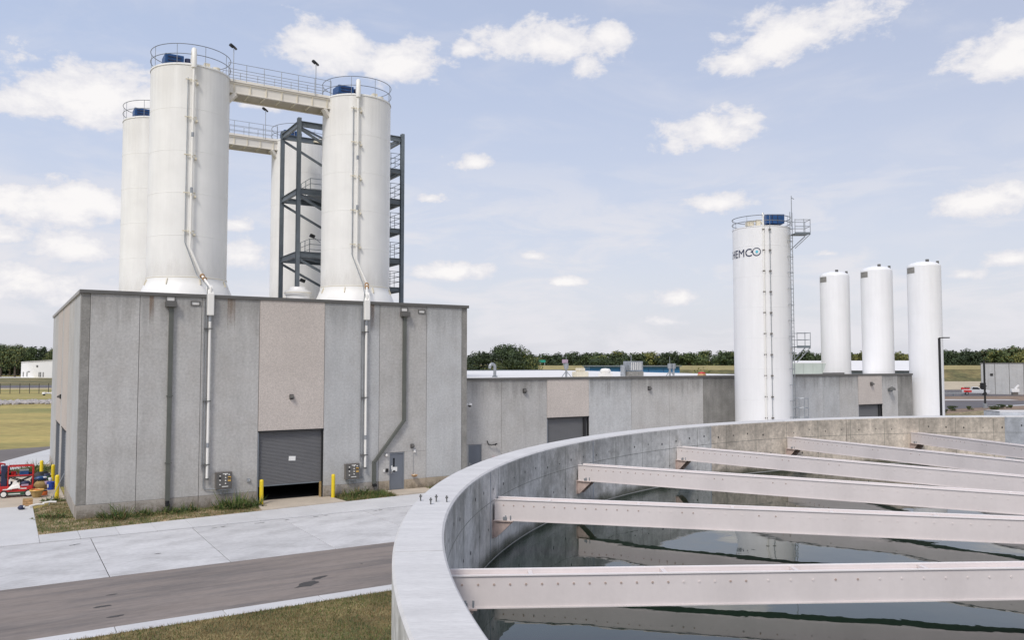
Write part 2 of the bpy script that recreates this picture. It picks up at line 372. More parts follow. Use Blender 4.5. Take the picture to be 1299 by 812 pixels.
def copy_tree(o, parent=None):
    c = o.copy(); S.collection.objects.link(c); c.parent = parent
    for ch in list(o.children): copy_tree(ch, c)
    return c
def share(me_obj, name=None, parent=None, at=None, rz=None):
    c = me_obj.copy(); S.collection.objects.link(c)
    if parent is not None: c.parent = parent
    if at is not None: c.location = at
    if rz is not None: c.rotation_euler = (0, 0, rz)
    return c

# ============================================================ GROUND
def sheet(name, pts, z, m, depth=.0):
    g = MB()
    if depth: g.prism(pts, z-depth, z)
    else: g.add([(x, y, z) for x, y in pts], [tuple(range(len(pts)))])
    o = g.build(name, m)
    if o.data.polygons[0].normal.z < 0 and not depth: o.data.flip_normals()
    o['kind'] = 'structure'; return o
gm = MB(); Lg = 5000
gm.add([(-Lg, -Lg, 0), (Lg, -Lg, 0), (Lg, Lg, 0), (-Lg, Lg, 0)], [(0, 1, 2, 3)]); g = gm.build('ground', 'field'); g['kind'] = 'structure'
def P2(s, t): q = loc(s, t); return (q.x, q.y)
def lsheet(name, pts, z, m, depth=0): return sheet(name, [P2(*p) for p in pts], z, m, depth)
# near road and lawn (local frame of the building)
road = MB(); road.box(-60, 120, -18.8, -12.5, -.3, .012); ro = road.build('asphalt_road', 'asphalt'); ro.location = A0; ro.rotation_euler = (0, 0, TH); ro['kind'] = 'structure'
patch = MB()
def blob(mb, cx, cy, rx, ry, z, n=14, seed=0, rot=0):
    rr = random.Random(seed); ps = []
    for i in range(n):
        a = 2*math.pi*i/n; k = rr.uniform(.65, 1.2); x = rx*k*math.cos(a); y = ry*k*math.sin(a)
        ps.append((cx+x*math.cos(rot)-y*math.sin(rot), cy+x*math.sin(rot)+y*math.cos(rot), z))
    mb.add(ps, [tuple(range(n))])
blob(patch, 5.95, -17.1, .55, .26, .017, seed=3, rot=.5); blob(patch, 6.6, -16.5, .36, .12, .017, seed=5, rot=.3)
for k, (s_, t_, a_, b_) in enumerate([(-.3,-16.3,.28,.10),(-.05,-17.6,.25,.10),(.1,-15.0,.2,.06),(8.6,-15.4,.06,.05)]): blob(patch, s_, t_, a_, b_, .017, seed=11+k)
patch.build('tar_patch', 'tar', ro)
cb = struct('curb', A0, TH)
cbm = MB(); cbm.box(0, 2.98, -19.46, -18.8, -.2, .055)
c0 = cbm.build('curb_section', 'strip', cb, bevel=.015)
for i in range(-14, 30):
    if i: share(c0, at=(i*3.0-.2, 0, 0))
c0.location = (-.2, 0, 0)
lawn = MB(); lawn.box(-60, 120, -70, -19.465, -.3, .045); lo = lawn.build('lawn', 'grass_ground'); lo.location = A0; lo.rotation_euler = (0, 0, TH); lo['kind'] = 'structure'
# concrete drive slabs
dr = struct('concrete_drive', A0, TH)
sl0 = MB().box(.02, 4.165, -12.49, -4.965, -.15, .025).build('slab', 'drive', dr, bevel=.01)
for i in range(-9, 24):
    o = sl0 if i == 0 else share(sl0)
    o.location = (.28+4.17*i, 0, 0)
    if i == 4: o.data = o.data.copy(); o.data.materials[0] = MAT['apron']
base_ = MB(); base_.box(-60, 120, -12.5, -4.9, -.2, .0); base_.build('joint_filler', 'plinth', dr)
marks = MB()
for k, (s_, t_) in enumerate([(5.3,-5.5),(5.75,-5.35),(7.3,-5.4),(7.55,-5.35),(8.75,-5.25),(10.2,-5.2),(10.7,-5.15),(13.3,-5.3),(13.6,-5.2),(-.5,-6.1),(-.3,-6.0),(2.3,-9.6)]): blob(marks, s_, t_, .14, .055, .03, seed=k, n=9)
marks.build('scuff_mark', 'tar', dr)
def tb(s): return -3.12+.085*s if s < 24 else -1.08
ft = struct('footpath', A0, TH)
for i in range(-22, 36):
    a = -1.62+1.53*i; b_ = a+1.518
    m = MB().prism([(a, -4.95), (b_, -4.95), (b_, tb(b_)), (a, tb(a))], -.15, .075+.0*i)
    m.build('paving_slab', 'strip', ft, bevel=.012)
# beds and aprons between footpath and buildings
lsheet('planting_bed', [(-1.62, tb(-1.6)+.01), (8.3, tb(8.3)+.01), (8.75, .3), (.0, .3), (0, 7.1), (-1.62, 4.3)], .05, 'mulch', .2)
lsheet('planting_bed', [(12.95, tb(13)+.01), (16.2, tb(16.2)+.01), (16.0, .3), (12.6, .3)], .05, 'mulch', .2)
lsheet('planting_bed', [(18.4, tb(18)+.01), (24, tb(24)+.01), (24, 1.6), (18.9, 1.6)], .05, 'mulch', .2)
lsheet('door_apron', [(8.3, tb(8.3)+.01), (12.95, tb(13)+.01), (12.6, .6), (8.72, .6)], .10, 'apron', .2)
lsheet('doorstep', [(16.2, tb(16.2)+.01), (18.4, tb(18.4)+.01), (18.9, .3), (16.0, .3)], .14, 'apron', .2)
lsheet('service_yard', [(24, -5), (110, -5), (110, 1.6), (24, 1.6)], .045, 'drive', .2)
lsheet('path', [(-5.2, -3.55), (-1.63, -3.24), (-1.63, 5.6), (-5.2, 5.6)], .06, 'walk', .2)
lsheet('door_apron', [(-9.5, 5.65), (-1.63, 5.65), (-.9, 7.1), (-.01, 7.1), (-.01, 20.4), (-9.5, 19.6)], .055, 'apron', .2)
lsheet('planting_bed', [(-3.0, 18.9), (-.02, 20.5), (-.02, 26), (-3.4, 21.8)], .06, 'mulch', .2)
lsheet('path', [(-20, 12.0), (-3.1, 20.4), (1.5, 28), (2.5, 38), (.6, 38.5), (-3.5, 28.3), (-20, 19.5)], .045, 'walk', .2)
lsheet('asphalt_drive', [(-26, 17), (-3.3, 28.8), (.4, 36.4), (8, 39.5), (8, 43), (-3.2, 40.1), (-20, 35), (-40, 26)], .02, 'asphalt_warm')
lsheet('planting_bed', [(-12, -3.9), (-5.2, -3.56), (-5.2, 5.6), (-12, 5.6)], .04, 'mulch', .2)

# ============================================================ CLARIFIER TANK
K = 1.7; TC = Vector((9.5*K, 5.65*K, 0)); RI = 9.93*K; RO = 10.21*K; ZR = 5.9; ZW = 7.6-1.85*K
tank = thing('clarifier_tank', 'huge round open concrete tank full of dark water in the foreground', 'tank', TC)
segs = [(91, 110.2, 'clarifier_tan'), (110.2, 129.3, 'clarifier_tan'), (129.3, 148.1, 'clarifier'), (148.1, 167.7, 'clarifier'), (167.7, 187, 'clarifier'), (187, 206, 'clarifier'), (71.8, 91, 'clarifier_blue')]
segs += [(206+19.8*i, 206+19.8*(i+1), 'clarifier') for i in range(11)]
segs[-1] = (segs[-1][0], 431.8, 'clarifier')
for a, b_, m in segs:
    a += .02; b_ -= .02; n_ = max(8, int((b_-a)*1.2))
    q = MB(); pr = [(RI, 3.2), (RI, ZR-.045), (RO+.0, ZR-.045), (RO, -.1)]
    q.lathe([(RI, 3.2), (RI, ZR-.03), (RO, ZR-.03), (RO, -.1)][::-1], n_, a0=a, a1=b_)
    q.build('wall_section', m, tank, True)
for a, b_, m in segs:
    q = MB(); n_ = max(8, int((b_-a)*1.5)); a += .03; b_ -= .03
    # coping of the wall top with arrised edges and its end faces
    prof = [(RI, ZR-.035), (RI+.0, ZR-.022), (RI+.022, ZR), (RO-.022, ZR), (RO, ZR-.022), (RO, ZR-.04)]
    q.lathe(prof[::-1], n_, a0=a, a1=b_)
    for aa in (a, b_):
        q.add([(r*math.cos(R(aa)), r*math.sin(R(aa)), z) for r, z in prof], [tuple(range(6))])
    q.build('rim', 'rim', tank)
jm = MB()
for a, b_, m in segs:
    if abs(a-110.2) < 1: continue
    jm.lathe([(RI-.004, ZW-.3), (RI-.004, ZR-.04)], 1, a0=a-.09, a1=a+.09)
jm.build('joint_sealant', 'clarifier_blue', tank, label='pale vertical joint lines between wall pours', kind='stuff')
# form lines (recess-proud) and tie holes
fl = MB()
for a in np.arange(75, 205, 4.33): fl.lathe([(RI-.003, ZW+.05), (RI-.003, ZR-.05)], 1, a0=a, a1=a+.035)
for z in (ZR-.52,): fl.lathe([(RI-.003, z), (RI-.003, z+.008)], 100, a0=75, a1=205)
fl.build('form_line', 'clarifier_low', tank, kind='stuff')
th_ = MB()
for i, a in enumerate(np.arange(74, 206, 2.165)):
    for z in (ZR-.33, ZR-.95):
        rr = random.Random(i*7+int(z*10)); aa = a+rr.uniform(-.1, .1)+(1.08 if z < ZR-.5 else 0); zz = z+rr.uniform(-.05, .05); r_ = rr.uniform(.014, .027)
        if rr.random() < .22: continue
        c = Vector(((RI-.006)*math.cos(R(aa)), (RI-.006)*math.sin(R(aa)), zz)); tg = Vector((-math.sin(R(aa)), math.cos(R(aa)), 0))
        th_.add([c+tg*r_*math.cos(k*math.pi/4)+Vector((0, 0, r_*1.2*math.sin(k*math.pi/4))) for k in range(8)], [tuple(range(8))])
th_.build('tie_hole', 'black', tank, kind='stuff')
dm = MB(); dm.lathe([(RI-.0045, ZW+.1), (RI-.0045, ZR-.04)], 200, a0=70, a1=215); dm.build('drip_stain', 'drip', tank)
tl = MB()  # dark tide band and algae near the waterline
tl.lathe([(RI-.005, ZW-.2), (RI-.005, ZW+.30)], 200, a0=70, a1=215)
tm = bpy.data.materials.new('tide'); tm.use_nodes = True; n = tm.node_tree.nodes; l = tm.node_tree.links; b = n['Principled BSDF']; b.inputs['Base Color'].default_value = (.075, .085, .05, 1); b.inputs['Roughness'].default_value = .7
tcx = n.new('ShaderNodeTexCoord'); q = n.new('ShaderNodeTexNoise'); l.new(tcx.outputs['Object'], q.inputs['Vector']); q.inputs['Scale'].default_value = 1.6; q.inputs['Detail'].default_value = 8
sz = n.new('ShaderNodeSeparateXYZ'); l.new(tcx.outputs['Object'], sz.inputs[0])
mr = n.new('ShaderNodeMapRange'); l.new(sz.outputs[2], mr.inputs[0]); mr.inputs[1].default_value = ZW+.30; mr.inputs[2].default_value = ZW-.02; mr.inputs[3].default_value = -.35; mr.inputs[4].default_value = .6
ad = n.new('ShaderNodeMath'); ad.operation = 'ADD'; l.new(mr.outputs[0], ad.inputs[0]); l.new(q.outputs[0], ad.inputs[1])
mr2 = n.new('ShaderNodeMapRange'); mr2.interpolation_type = 'SMOOTHSTEP'; l.new(ad.outputs[0], mr2.inputs[0]); mr2.inputs[1].default_value = .3; mr2.inputs[2].default_value = 1.15; mr2.inputs[4].default_value = .75
l.new(mr2.outputs[0], b.inputs['Alpha']); MAT['tide'] = tm
tl.build('algae_band', 'tide', tank)
wl = MB(); wl.lathe([(RI-.012, ZW+.002), (RI-.012, ZW+.012)], 200, a0=70, a1=215); wl.build('scum_line', 'rim', tank)
wt = MB(); nW = 128
wt.add([((RI-.001)*math.cos(2*math.pi*i/nW), (RI-.001)*math.sin(2*math.pi*i/nW), ZW) for i in range(nW)], [tuple(range(nW))])
wo_ = wt.build('water', 'water'); wo_.location = TC; wo_['kind'] = 'structure'
# raised box channel outside the rim on the right
lc_ = thing('concrete_channel', 'raised concrete channel box beyond the tank rim at far right', 'channel', TC)
q = MB(); q.lathe([(RO+.01, -.1), (RO+.01, ZR+.10), (RO+.9, ZR+.10), (RO+.9, -.1)][::-1], 24, a0=70, a1=90.6); 
q.add([((RO+.01)*math.cos(R(90.6)), (RO+.01)*math.sin(R(90.6)), -.1), ((RO+.9)*math.cos(R(90.6)), (RO+.9)*math.sin(R(90.6)), -.1), ((RO+.9)*math.cos(R(90.6)), (RO+.9)*math.sin(R(90.6)), ZR+.1), ((RO+.01)*math.cos(R(90.6)), (RO+.01)*math.sin(R(90.6)), ZR+.1)], [(0, 1, 2, 3)])
q.build('channel_wall', 'clarifier_blue', lc_); 
q = MB(); q.lathe([(RO+.012, ZR+.102), (RO+.012, ZR+.122), (RO+.9, ZR+.122), (RO+.9, ZR+.102)][::-1], 24, a0=70, a1=90.6); q.build('channel_top', 'rim', lc_)

# beams
ZT = 7.6-1.29*K; ZB = 7.6-1.475*K; BW = .26
def make_beam(ang, label):
    a = R(ang); at = TC+Vector((math.cos(a)*RI, math.sin(a)*RI, 0))
    t = thing('support_beam', label, 'beam', at, a+math.pi, 'radial steel beams spanning the round tank')
    Lb = RI-1.1; x0 = .035
    if proto_beam:
        for ch in proto_beam[0].children: copy_tree(ch, t)
        return t
    q = MB(); q.box(x0, Lb, BW/2-.012, BW/2, ZB, ZT); q.build('side_plate', 'beam', t)
    q = MB(); q.box(x0, Lb, -BW/2, -BW/2+.012, ZB, ZT); q.build('side_plate', 'beam', t)
    q = MB(); q.box(x0, Lb, -BW/2+.013, BW/2-.013, ZT-.10, ZT-.088); q.box(x0, x0+.012, -BW/2+.013, BW/2-.013, ZB+.01, ZT-.102); q.build('top_plate', 'beam', t)
    q = MB(); q.box(x0, Lb, -BW/2-.012, BW/2+.012, ZB-.014, ZB-.001); q.build('bottom_flange', 'beam', t)
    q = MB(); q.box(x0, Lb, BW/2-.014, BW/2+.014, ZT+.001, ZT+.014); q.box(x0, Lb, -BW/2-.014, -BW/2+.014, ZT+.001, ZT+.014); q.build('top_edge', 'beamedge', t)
    x = .9; first = None
    while x < Lb:
        if first is None:
            first = MB().beam((0, -BW/2+.014, ZT-.018), (0, BW/2-.014, ZT-.018), .045, .03).build('tie_bar', 'boltlight', t); o = first
        else: o = share(first)
        o.location = (x, 0, 0); x += 1.42
    q = MB(); x = x0+.15; k = 0
    while x < Lb-.2:
        for sy in (1, -1):
            c = Vector((x, sy*(BW/2+.006), ZT-.085)); r_ = .0125
            q.cur = 1 if (k % 5 in (2, 3) and x < 5) or x < 2.2 else 0
            ring = [c+Vector((r_*math.cos(j*math.pi/3), 0, r_*math.sin(j*math.pi/3))) for j in range(6)]
            back = [v-Vector((0, sy*.006, 0)) for v in ring]
            q.add(ring+back, [tuple(range(6)), tuple(range(11, 5, -1))]+[(j, j+6, (j+1)%6+6, (j+1)%6) for j in range(6)])
        k += 1; x += .165 if x < 3.1 else .24
    q.build('bolt', ['boltlight', 'boltrust'], t, kind='stuff')
    br = MB(); br.box(.0, .34, -.15, .15, ZB-.03, ZB-.0145); br.box(0, .014, -.15, .15, ZB-.30, ZB-.031)
    o = br.build('bracket', 'bracket', t)
    for y in (-.12, .12):
        g_ = MB(); vs = [(.015, y-.006, ZB-.031), (.30, y-.006, ZB-.031), (.30, y-.006, ZB-.06), (.06, y-.006, ZB-.29), (.015, y-.006, ZB-.29)]
        g_.add(vs+[(v[0], y+.006, v[2]) for v in vs], [(0,1,2,3,4), (9,8,7,6,5)]+[(i, i+5, (i+1)%5+5, (i+1)%5) for i in range(5)]); g_.build('gusset', 'bracket', o)
    nb = MB()
    for x, y in ((.22, .13), (.22, -.13), (.30, .13), (.30, -.13)): nb.tube([(x, y, ZB-.013), (x, y, ZB+.07)], .012, 6)
    for x, y in ((.21, .13), (.21, -.13)): nb.box(x-.03, x+.03, y-.02, y+.02, ZB, ZB+.05)
    nb.build('anchor_bolt', 'galv', t)
    proto_beam.append(t); return t
proto_beam = []
for k, (an, lb) in enumerate([(183.15, 'nearest pale pink steel beam running across the lower edge of the picture over the water'),
                 (166.8, 'second nearest pink steel beam, its left end on a bracket just past the tank rim curve'),
                 (150.5, 'third pink steel beam over the tank, counting away from the camera'),
                 (134.2, 'fourth pink steel beam over the tank, its end near the pale joint in the wall'),
                 (117.9, 'fifth pink steel beam over the tank, second farthest from the camera'),
                 (101.7, 'farthest pink steel beam, mounted high against the tan section of tank wall')]):
    make_beam(an, lb)
hub = thing('centre_column', 'round steel column at the middle of the round tank', 'column', TC)
MB().tube([(0, 0, 3), (0, 0, 6.2)], 1.15, 32).build('column_shaft', 'beam', hub, True)
# cast-in rods on the rim
for x_, y_, h_, w_ in ((-1.13, 10.24, .10, 'leftmost of the cluster'), (-.98, 9.99, .10, 'nearest of the cluster'), (-.93, 10.17, .11, 'middle of the cluster'), (-.80, 10.15, .10, 'rightmost of the cluster')):
    p = Vector((x_, y_, 0)); d_ = p-TC; d_.z = 0
    o = MB().tube([(0, 0, 0), (0, 0, h_*.8)], .009, 6).box(-.017, .017, -.017, .017, h_*.5, h_*.62).build('anchor_rod', 'sealant'); o.location = (x_, y_, ZR)
    tag(o, 'short dark rod sticking up from the pale tank rim, '+w_+' of four', 'rod', 'short rods on the tank rim')

# ============================================================ TALL BUILDING
HA = 11.05; LA = 21.55; DA = 26.3
A = thing('process_building', 'tall grey precast concrete building carrying the white silos', 'building', A0, TH)
def panel(root, s0, s1, z0, z1, m, y=0, th=.3, side=False, name='wall_panel', g=.012):
    q = MB()
    if side: q.box(y, y+th, s0+g, s1-g, z0+g, z1)
    else: q.box(s0+g, s1-g, y, y+th, z0+g, z1)
    return q.build(name, m, root, bevel=.008)
ZP = .70
front = [(.43, 2.66, 'precast'), (2.66, 5.65, 'precast'), (5.65, 8.66, 'precast'), (12.31, 15.65, 'precast_blue'), (15.65, 18.71, 'precast'), (18.71, 21.12, 'precast_blue')]
# man door opening in panel 15.65-18.71 at s 16.34..17.28
for s0, s1, m in front:
    if s0 == 15.65:
        panel(A, 15.65, 16.34, ZP, 2.33, m, g=.004); panel(A, 17.29, 18.71, ZP, 2.33, m, g=.004); panel(A, 15.65, 18.71, 2.326, HA, m)
    else: panel(A, s0, s1, ZP, HA, m)
panel(A, 8.66, 12.31, 3.92, HA, 'precast_tan', y=-.02)
for s0, s1, m in [(.02, 2.66, 'plinth'), (2.66, 5.65, 'plinth'), (5.65, 8.66, 'plinth'), (12.31, 15.65, 'plinth'), (15.65, 16.34, 'plinth_tan'), (17.29, 18.71, 'plinth_tan'), (18.71, 21.53, 'plinth_tan')]:
    panel(A, s0, s1, 0, ZP, m, y=-.012, name='plinth_panel')
panel(A, .02, .43, ZP, HA, 'precast_dark', y=.04, name='corner_pilaster', th=.26)
panel(A, 21.12, 21.53, ZP, HA, 'precast_dark', y=.04, name='corner_pilaster', th=.26)
# side wall facing left
for t0, t1, m in ((.3, 4.2, 'precast_blue'), (4.2, 8.2, 'precast'), (12.8, 14.4, 'precast'), (19.1, 22.6, 'precast'), (22.6, DA, 'precast_blue')):
    panel(A, t0, t1, ZP, HA, m, side=True); panel(A, t0, t1, 0, ZP, 'plinth', y=-.012, side=True, name='plinth_panel')
for t0, t1 in ((8.2, 12.8), (14.4, 19.1)): panel(A, t0, t1, 3.72, HA, 'precast_tan', y=-.01, side=True)
q = MB(); q.box(LA-.33, LA-.03, .31, DA, 0, HA); q.box(.31, LA-.34, DA-.3, DA-.01, 0, HA); q.build('rear_wall', 'precast', A)
q = MB()
for s in (2.66, 5.65, 15.65, 18.71, .43, 21.12): q.box(s-.04, s+.04, .045, .29, .02 if s not in (.43, 21.12) else ZP, HA-.02)
q.box(8.62, 8.70, .05, .29, 3.95, HA-.02); q.box(12.27, 12.35, .05, .29, 3.95, HA-.02)
q.box(.03, 8.64, .04, .28, ZP-.03, ZP+.03); q.box(12.33, 16.3, .04, .28, ZP-.03, ZP+.03); q.box(17.32, 21.5, .04, .28, ZP-.03, ZP+.03)
for t in (4.2, 22.6): q.box(.05, .28, t-.04, t+.04, .02, HA-.02)
q.build('joint_sealant', 'sealant', A, kind='stuff')
q = MB(); q.box(.31, LA-.34, .305, DA-.31, 10.55, 10.7); q.build('roof', 'roofgravel', A)
q = MB(); q.box(.31, LA-.34, .305, DA-.31, -.1, .055); q.build('floor', 'interior', A)
q = MB(); q.box(.35, LA-.4, 6.5, 6.6, .06, 10.5); q.build('partition', 'interior', A)
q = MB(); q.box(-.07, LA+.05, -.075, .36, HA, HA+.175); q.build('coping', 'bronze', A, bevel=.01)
q = MB(); q.box(-.08, .36, .361, DA+.05, HA, HA+.175); q.build('coping', 'coping_sheen', A, bevel=.01)  # left side's grazing sheen is carried by this lighter colour
for a_, b_ in ((.46, 8.62), (12.34, 21.1)): MB().add([(a_, -.003, 7.5), (b_, -.003, 7.5), (b_, -.003, HA-.01), (a_, -.003, HA-.01)], [(0, 1, 2, 3)]).build('runoff_stain', 'runoff', A)
for a_, b_ in ((.04, 8.62), (12.34, 16.3), (17.35, 21.5)): MB().add([(a_, -.016, .05), (b_, -.016, .05), (b_, -.016, .69), (a_, -.016, .69)], [(0, 1, 2, 3)]).build('splash_stain', 'splash', A)
for a_, b_ in ((6.95, 7.35), (15.05, 15.3), (3.1, 3.3)): MB().add([(a_, -.006, 8.6), (b_, -.006, 8.6), (b_, -.006, HA-.01), (a_, -.006, HA-.01)], [(0, 1, 2, 3)]).build('rust_streak', 'rust_run', A)
# roller door
def roller_door(root, s0, s1, z0, z1, y, sag=0, jamb='frameblue', step=.075):
    d_ = MB(); n_ = int((z1-z0)/step); prev = None; xs = [s0+.02, s1-.02]
    prof = []
    for i in range(n_+1):
        z = z0+(z1-z0)*i/n_; prof.append((y-.03, z)); 
        if i < n_: prof.append((y-.005, z+step*.45)); prof.append((y-.032, z+step*.6))
    vs = [(x, yy, z) for x in xs for yy, z in prof]; L = len(prof)
    d_.add(vs, [(j, L+j, L+j+1, j+1) for j in range(L-1)])
    o = d_.build('roller_door', 'doorgrey', root)
    MB().box(s0+.02, s1-.02, y-.045, y+.0, z0-.06, z0).build('bottom_bar', 'greysteel', o)
    return o
rd = roller_door(A, 8.70, 12.27, .97, 3.86, .2)
MB().add([(10.4, .155, 2.22), (10.78, .155, 2.20), (10.79, .155, 2.45), (10.41, .155, 2.47)], [(0, 1, 2, 3)]).box(10.42, 10.77, .150, .153, 2.23, 2.44).build('paper_notice', 'paper', rd, label='white paper sheet taped to the roller door')
MB().box(8.662, 8.715, .02, .3, .0, 3.9).build('door_jamb', 'frameblue', A); MB().box(12.255, 12.305, .02, .3, .0, 3.9).build('door_jamb', 'black', A)  # right jamb black: shade of the recess put into its colour
MB().box(12.15, 12.25, .1, .19, .1, .97).build('door_guide', 'wood', A)
MB().box(8.66, 12.31, -.035, .1, 3.87, 3.925).build('lintel_shadow', 'black', A)  # shadow line under the lintel, built as a black strip
def man_door(root, s0, s1, z0, z1, y, window=True):
    q = MB(); q.box(s0, s0+.05, y-.035, y+.12, z0, z1); q.box(s1-.05, s1, y-.035, y+.12, z0, z1); q.box(s0+.051, s1-.051, y-.035, y+.12, z1-.06, z1)
    o = MB().box(s0+.055, s1-.055, y, y+.05, z0+.02, z1-.065).build('door', 'doorblue', root)
    q.build('door_frame', 'frameblue', o)
    if window:
        MB().box(s0+.22, s0+.34, y-.006, y-.001, z0+1.35, z0+1.86).build('door_window', 'glass', o)
        MB().box(s0+.16, s0+.50, y-.006, y-.002, z0+1.08, z0+1.33).box(s0+.12, s0+.20, y-.006, y-.002, z0+1.2, z0+1.42).build('paper_notice', 'paper', o, label='torn white notice with a dark patch stuck on the door')
        MB().box(s0+.22, s0+.38, y-.009, y-.0065, z0+1.05, z0+1.14).build('notice_print', 'black', o)
    MB().box(s0+.08, s0+.14, y-.02, y-.001, z0+.95, z0+1.1).tube([(s0+.11, y-.02, z0+1.02), (s0+.11, y-.06, z0+1.02), (s0+.24, y-.06, z0+1.02)], .012, 6).build('handle', 'chrome', o)
    return o
man_door(A, 16.35, 17.28, .14, 2.32, .06)
def side_door(t0, t1):
    q = MB(); n_ = 40
    prof = [(.2+(.02 if i % 2 else 0), .05+3.62*i/n_) for i in range(n_+1)]
    L = len(prof); q.add([(x, t, z) for t in (t0, t1) for x, z in prof], [(j, j+1, L+j+1, L+j) for j in range(L-1)])
    o = q.build('roller_door', 'frameblue', A)
    MB().box(.03, .25, t1-.06, t1-.001, 0, 3.7).build('door_jamb', 'doorblue', o); MB().box(.03, .25, t0+.001, t0+.06, 0, 3.7).build('door_jamb', 'doorblue', o)
    MB().box(-.02, .1, t0, t1, 3.68, 3.74).build('lintel_shadow', 'black', o)  # black strip stands in for the shadow above the side door
side_door(8.2, 12.8); side_door(14.4, 19.1)
# downspouts (part of the building)
def collector(sp, s, w=.5, zt=10.9, zb=10.52):
    MB().box(s-.27, s+.27, -.33, -.005, zb-.02, zb+.26).build('collector_box', 'bronze', sp, bevel=.01)
    q = MB(); q.box(s-.24, s+.24, -.05, -.013, zb+.28, zb+.31); q.box(s-.24, s+.24, -.05, -.013, zb+.50, zb+.54); q.box(s-.24, s-.19, -.05, -.013, zb+.311, zb+.499); q.box(s+.19, s+.24, -.05, -.013, zb+.311, zb+.499)
    q.build('scupper_frame', 'bronze', sp)
    MB().box(s-.185, s+.185, -.02, -.013, zb+.312, zb+.498).build('scupper_opening', 'lampwhite', sp)
d1 = MB().box(4.03, 4.24, -.17, -.02, .62, 10.5).box(3.98, 4.29, -.19, -.021, 5.9, 5.95).box(3.98, 4.29, -.19, -.021, 2.5, 2.55).build('downspout', 'downspout', A)
MB().tube([(4.13, -.1, .62), (4.13, -.1, .45)], .1, 10).box(4.05, 4.24, -.33, -.03, .33, .45).build('downspout_shoe', 'black', d1); collector(d1, 4.1)
d2 = MB(); d2.box(17.10, 17.30, -.17, -.02, 4.15, 10.42); d2.beam((17.2, -.095, 4.2), (15.33, -.095, 1.85), .15, .2, (0, 1, 0)); d2.box(15.23, 15.43, -.17, -.02, .62, 1.9)
d2 = d2.build('downspout', 'downspout', A, label='grey downspout that bends sideways past the blue door'); MB().box(15.24, 15.43, -.3, -.03, .46, .61).build('downspout_shoe', 'black', d2); collector(d2, 17.2, zb=10.42)
for s in (5.32, 18.35):
    q = MB(); q.box(s-.24, s+.24, -.05, -.001, 10.62, 10.66); q.box(s-.24, s+.24, -.05, -.001, 10.82, 10.86); q.box(s-.24, s-.19, -.05, -.001, 10.661, 10.819); q.box(s+.19, s+.24, -.05, -.001, 10.661, 10.819)
    o = q.build('overflow_scupper', 'bronze', A); MB().box(s-.185, s+.185, -.012, -.002, 10.665, 10.815).build('scupper_opening', 'lampwhite', o)
# small fixtures on the wall
def fixture(name, label, cat, s, t, z, rz=0, group=None): return thing(name, label, cat, loc(s, t, z), TH+rz, group)
def wall_lamp(label, s, t, z, rz=0, sc=1):
    o = fixture('wall_lamp', label, 'wall lamp', s, t, z, rz, 'small dark lamps on the building walls')
    MB().box(-.1*sc, .1*sc, -.06*sc, -.001, -.12*sc, .12*sc).build('lamp_body', 'black', o, bevel=.01); MB().add([(-.09*sc, -.06*sc, .10*sc), (.09*sc, -.06*sc, .1*sc), (.09*sc, -.19*sc, .02*sc), (-.09*sc, -.19*sc, .02*sc), (-.09*sc, -.19*sc, -.05*sc), (.09*sc, -.19*sc, -.05*sc), (.09*sc, -.06*sc, -.08*sc), (-.09*sc, -.06*sc, -.08*sc)], [(3,2,1,0), (2,3,4,5), (7,4,3,0), (6,1,2,5), (4,7,6,5)]).build('lamp_shade', 'bronze', o)
    return o
wall_lamp('small black lamp on the tan panel above the half open roller door', 10.45, -.02, 5.75, sc=1.1)
wall_lamp('small black lamp on the left side wall of the tall building', 0, 14.1, 5.5, rz=-math.pi/2, sc=1.2)
wall_lamp('small grey lamp on the wall to the right of the blue door', 17.77, 0, 2.66)
o = fixture('wall_horn', 'white horn and strobe on the wall right of the blue door', 'alarm', 17.93, 0, 2.42); MB().box(-.06, .06, -.07, -.001, -.16, .02).build('horn_body', 'white', o); MB().tube([(0, -.07, -.1), (0, -.13, -.1)], .05, 10).build('horn', 'lampwhite', o)
o = fixture('safety_shower', 'brass eyewash bowl on the wall right of the blue door', 'eyewash', 17.85, 0, .98)
MB().lathe([(.03, -.14), (.13, -.1), (.2, -.02), (.18, -.02), (.1, -.09), (.02, -.1)], 16, (0, -.22)).build('bowl', 'rusty', o, True); MB().tube([(0, -.001, -.05), (0, -.22, -.05), (0, -.22, .06)], .025, 8).build('eyewash_pipe', 'cream', o)
MB().tube([(-.0, -.03, .0), (-.0, -.03, 1.3)], .008, 5).build('pull_wire', 'galv', o)
o = fixture('card_reader', 'small white box with a black camera left of the blue door', 'door bell', 16.05, 0, 1.32); MB().box(-.12, -.02, -.06, -.001, -.08, .05).build('reader_body', 'white', o); MB().box(.05, .17, -.12, -.001, -.1, .1).build('reader_eye', 'black', o)
o = fixture('wall_light', 'round white light on the wall upper left of the blue door', 'light', 16.12, 0, 2.2); MB().ico((0, -.06, 0), .09, 2).build('globe', 'lampwhite', o, True); MB().box(-.07, .07, -.03, -.001, -.07, .07).build('base', 'bronze', o)
o = fixture('hose_bib', 'small grey tap box left of the roller door', 'tap', 8.2, 0, 1.35); MB().box(-.09, .05, -.1, -.001, -.09, .09).build('tap_box', 'galv', o); MB().tube([(.0, -.1, 0), (.06, -.16, -.03)], .03, 8).build('spout', 'galv', o)
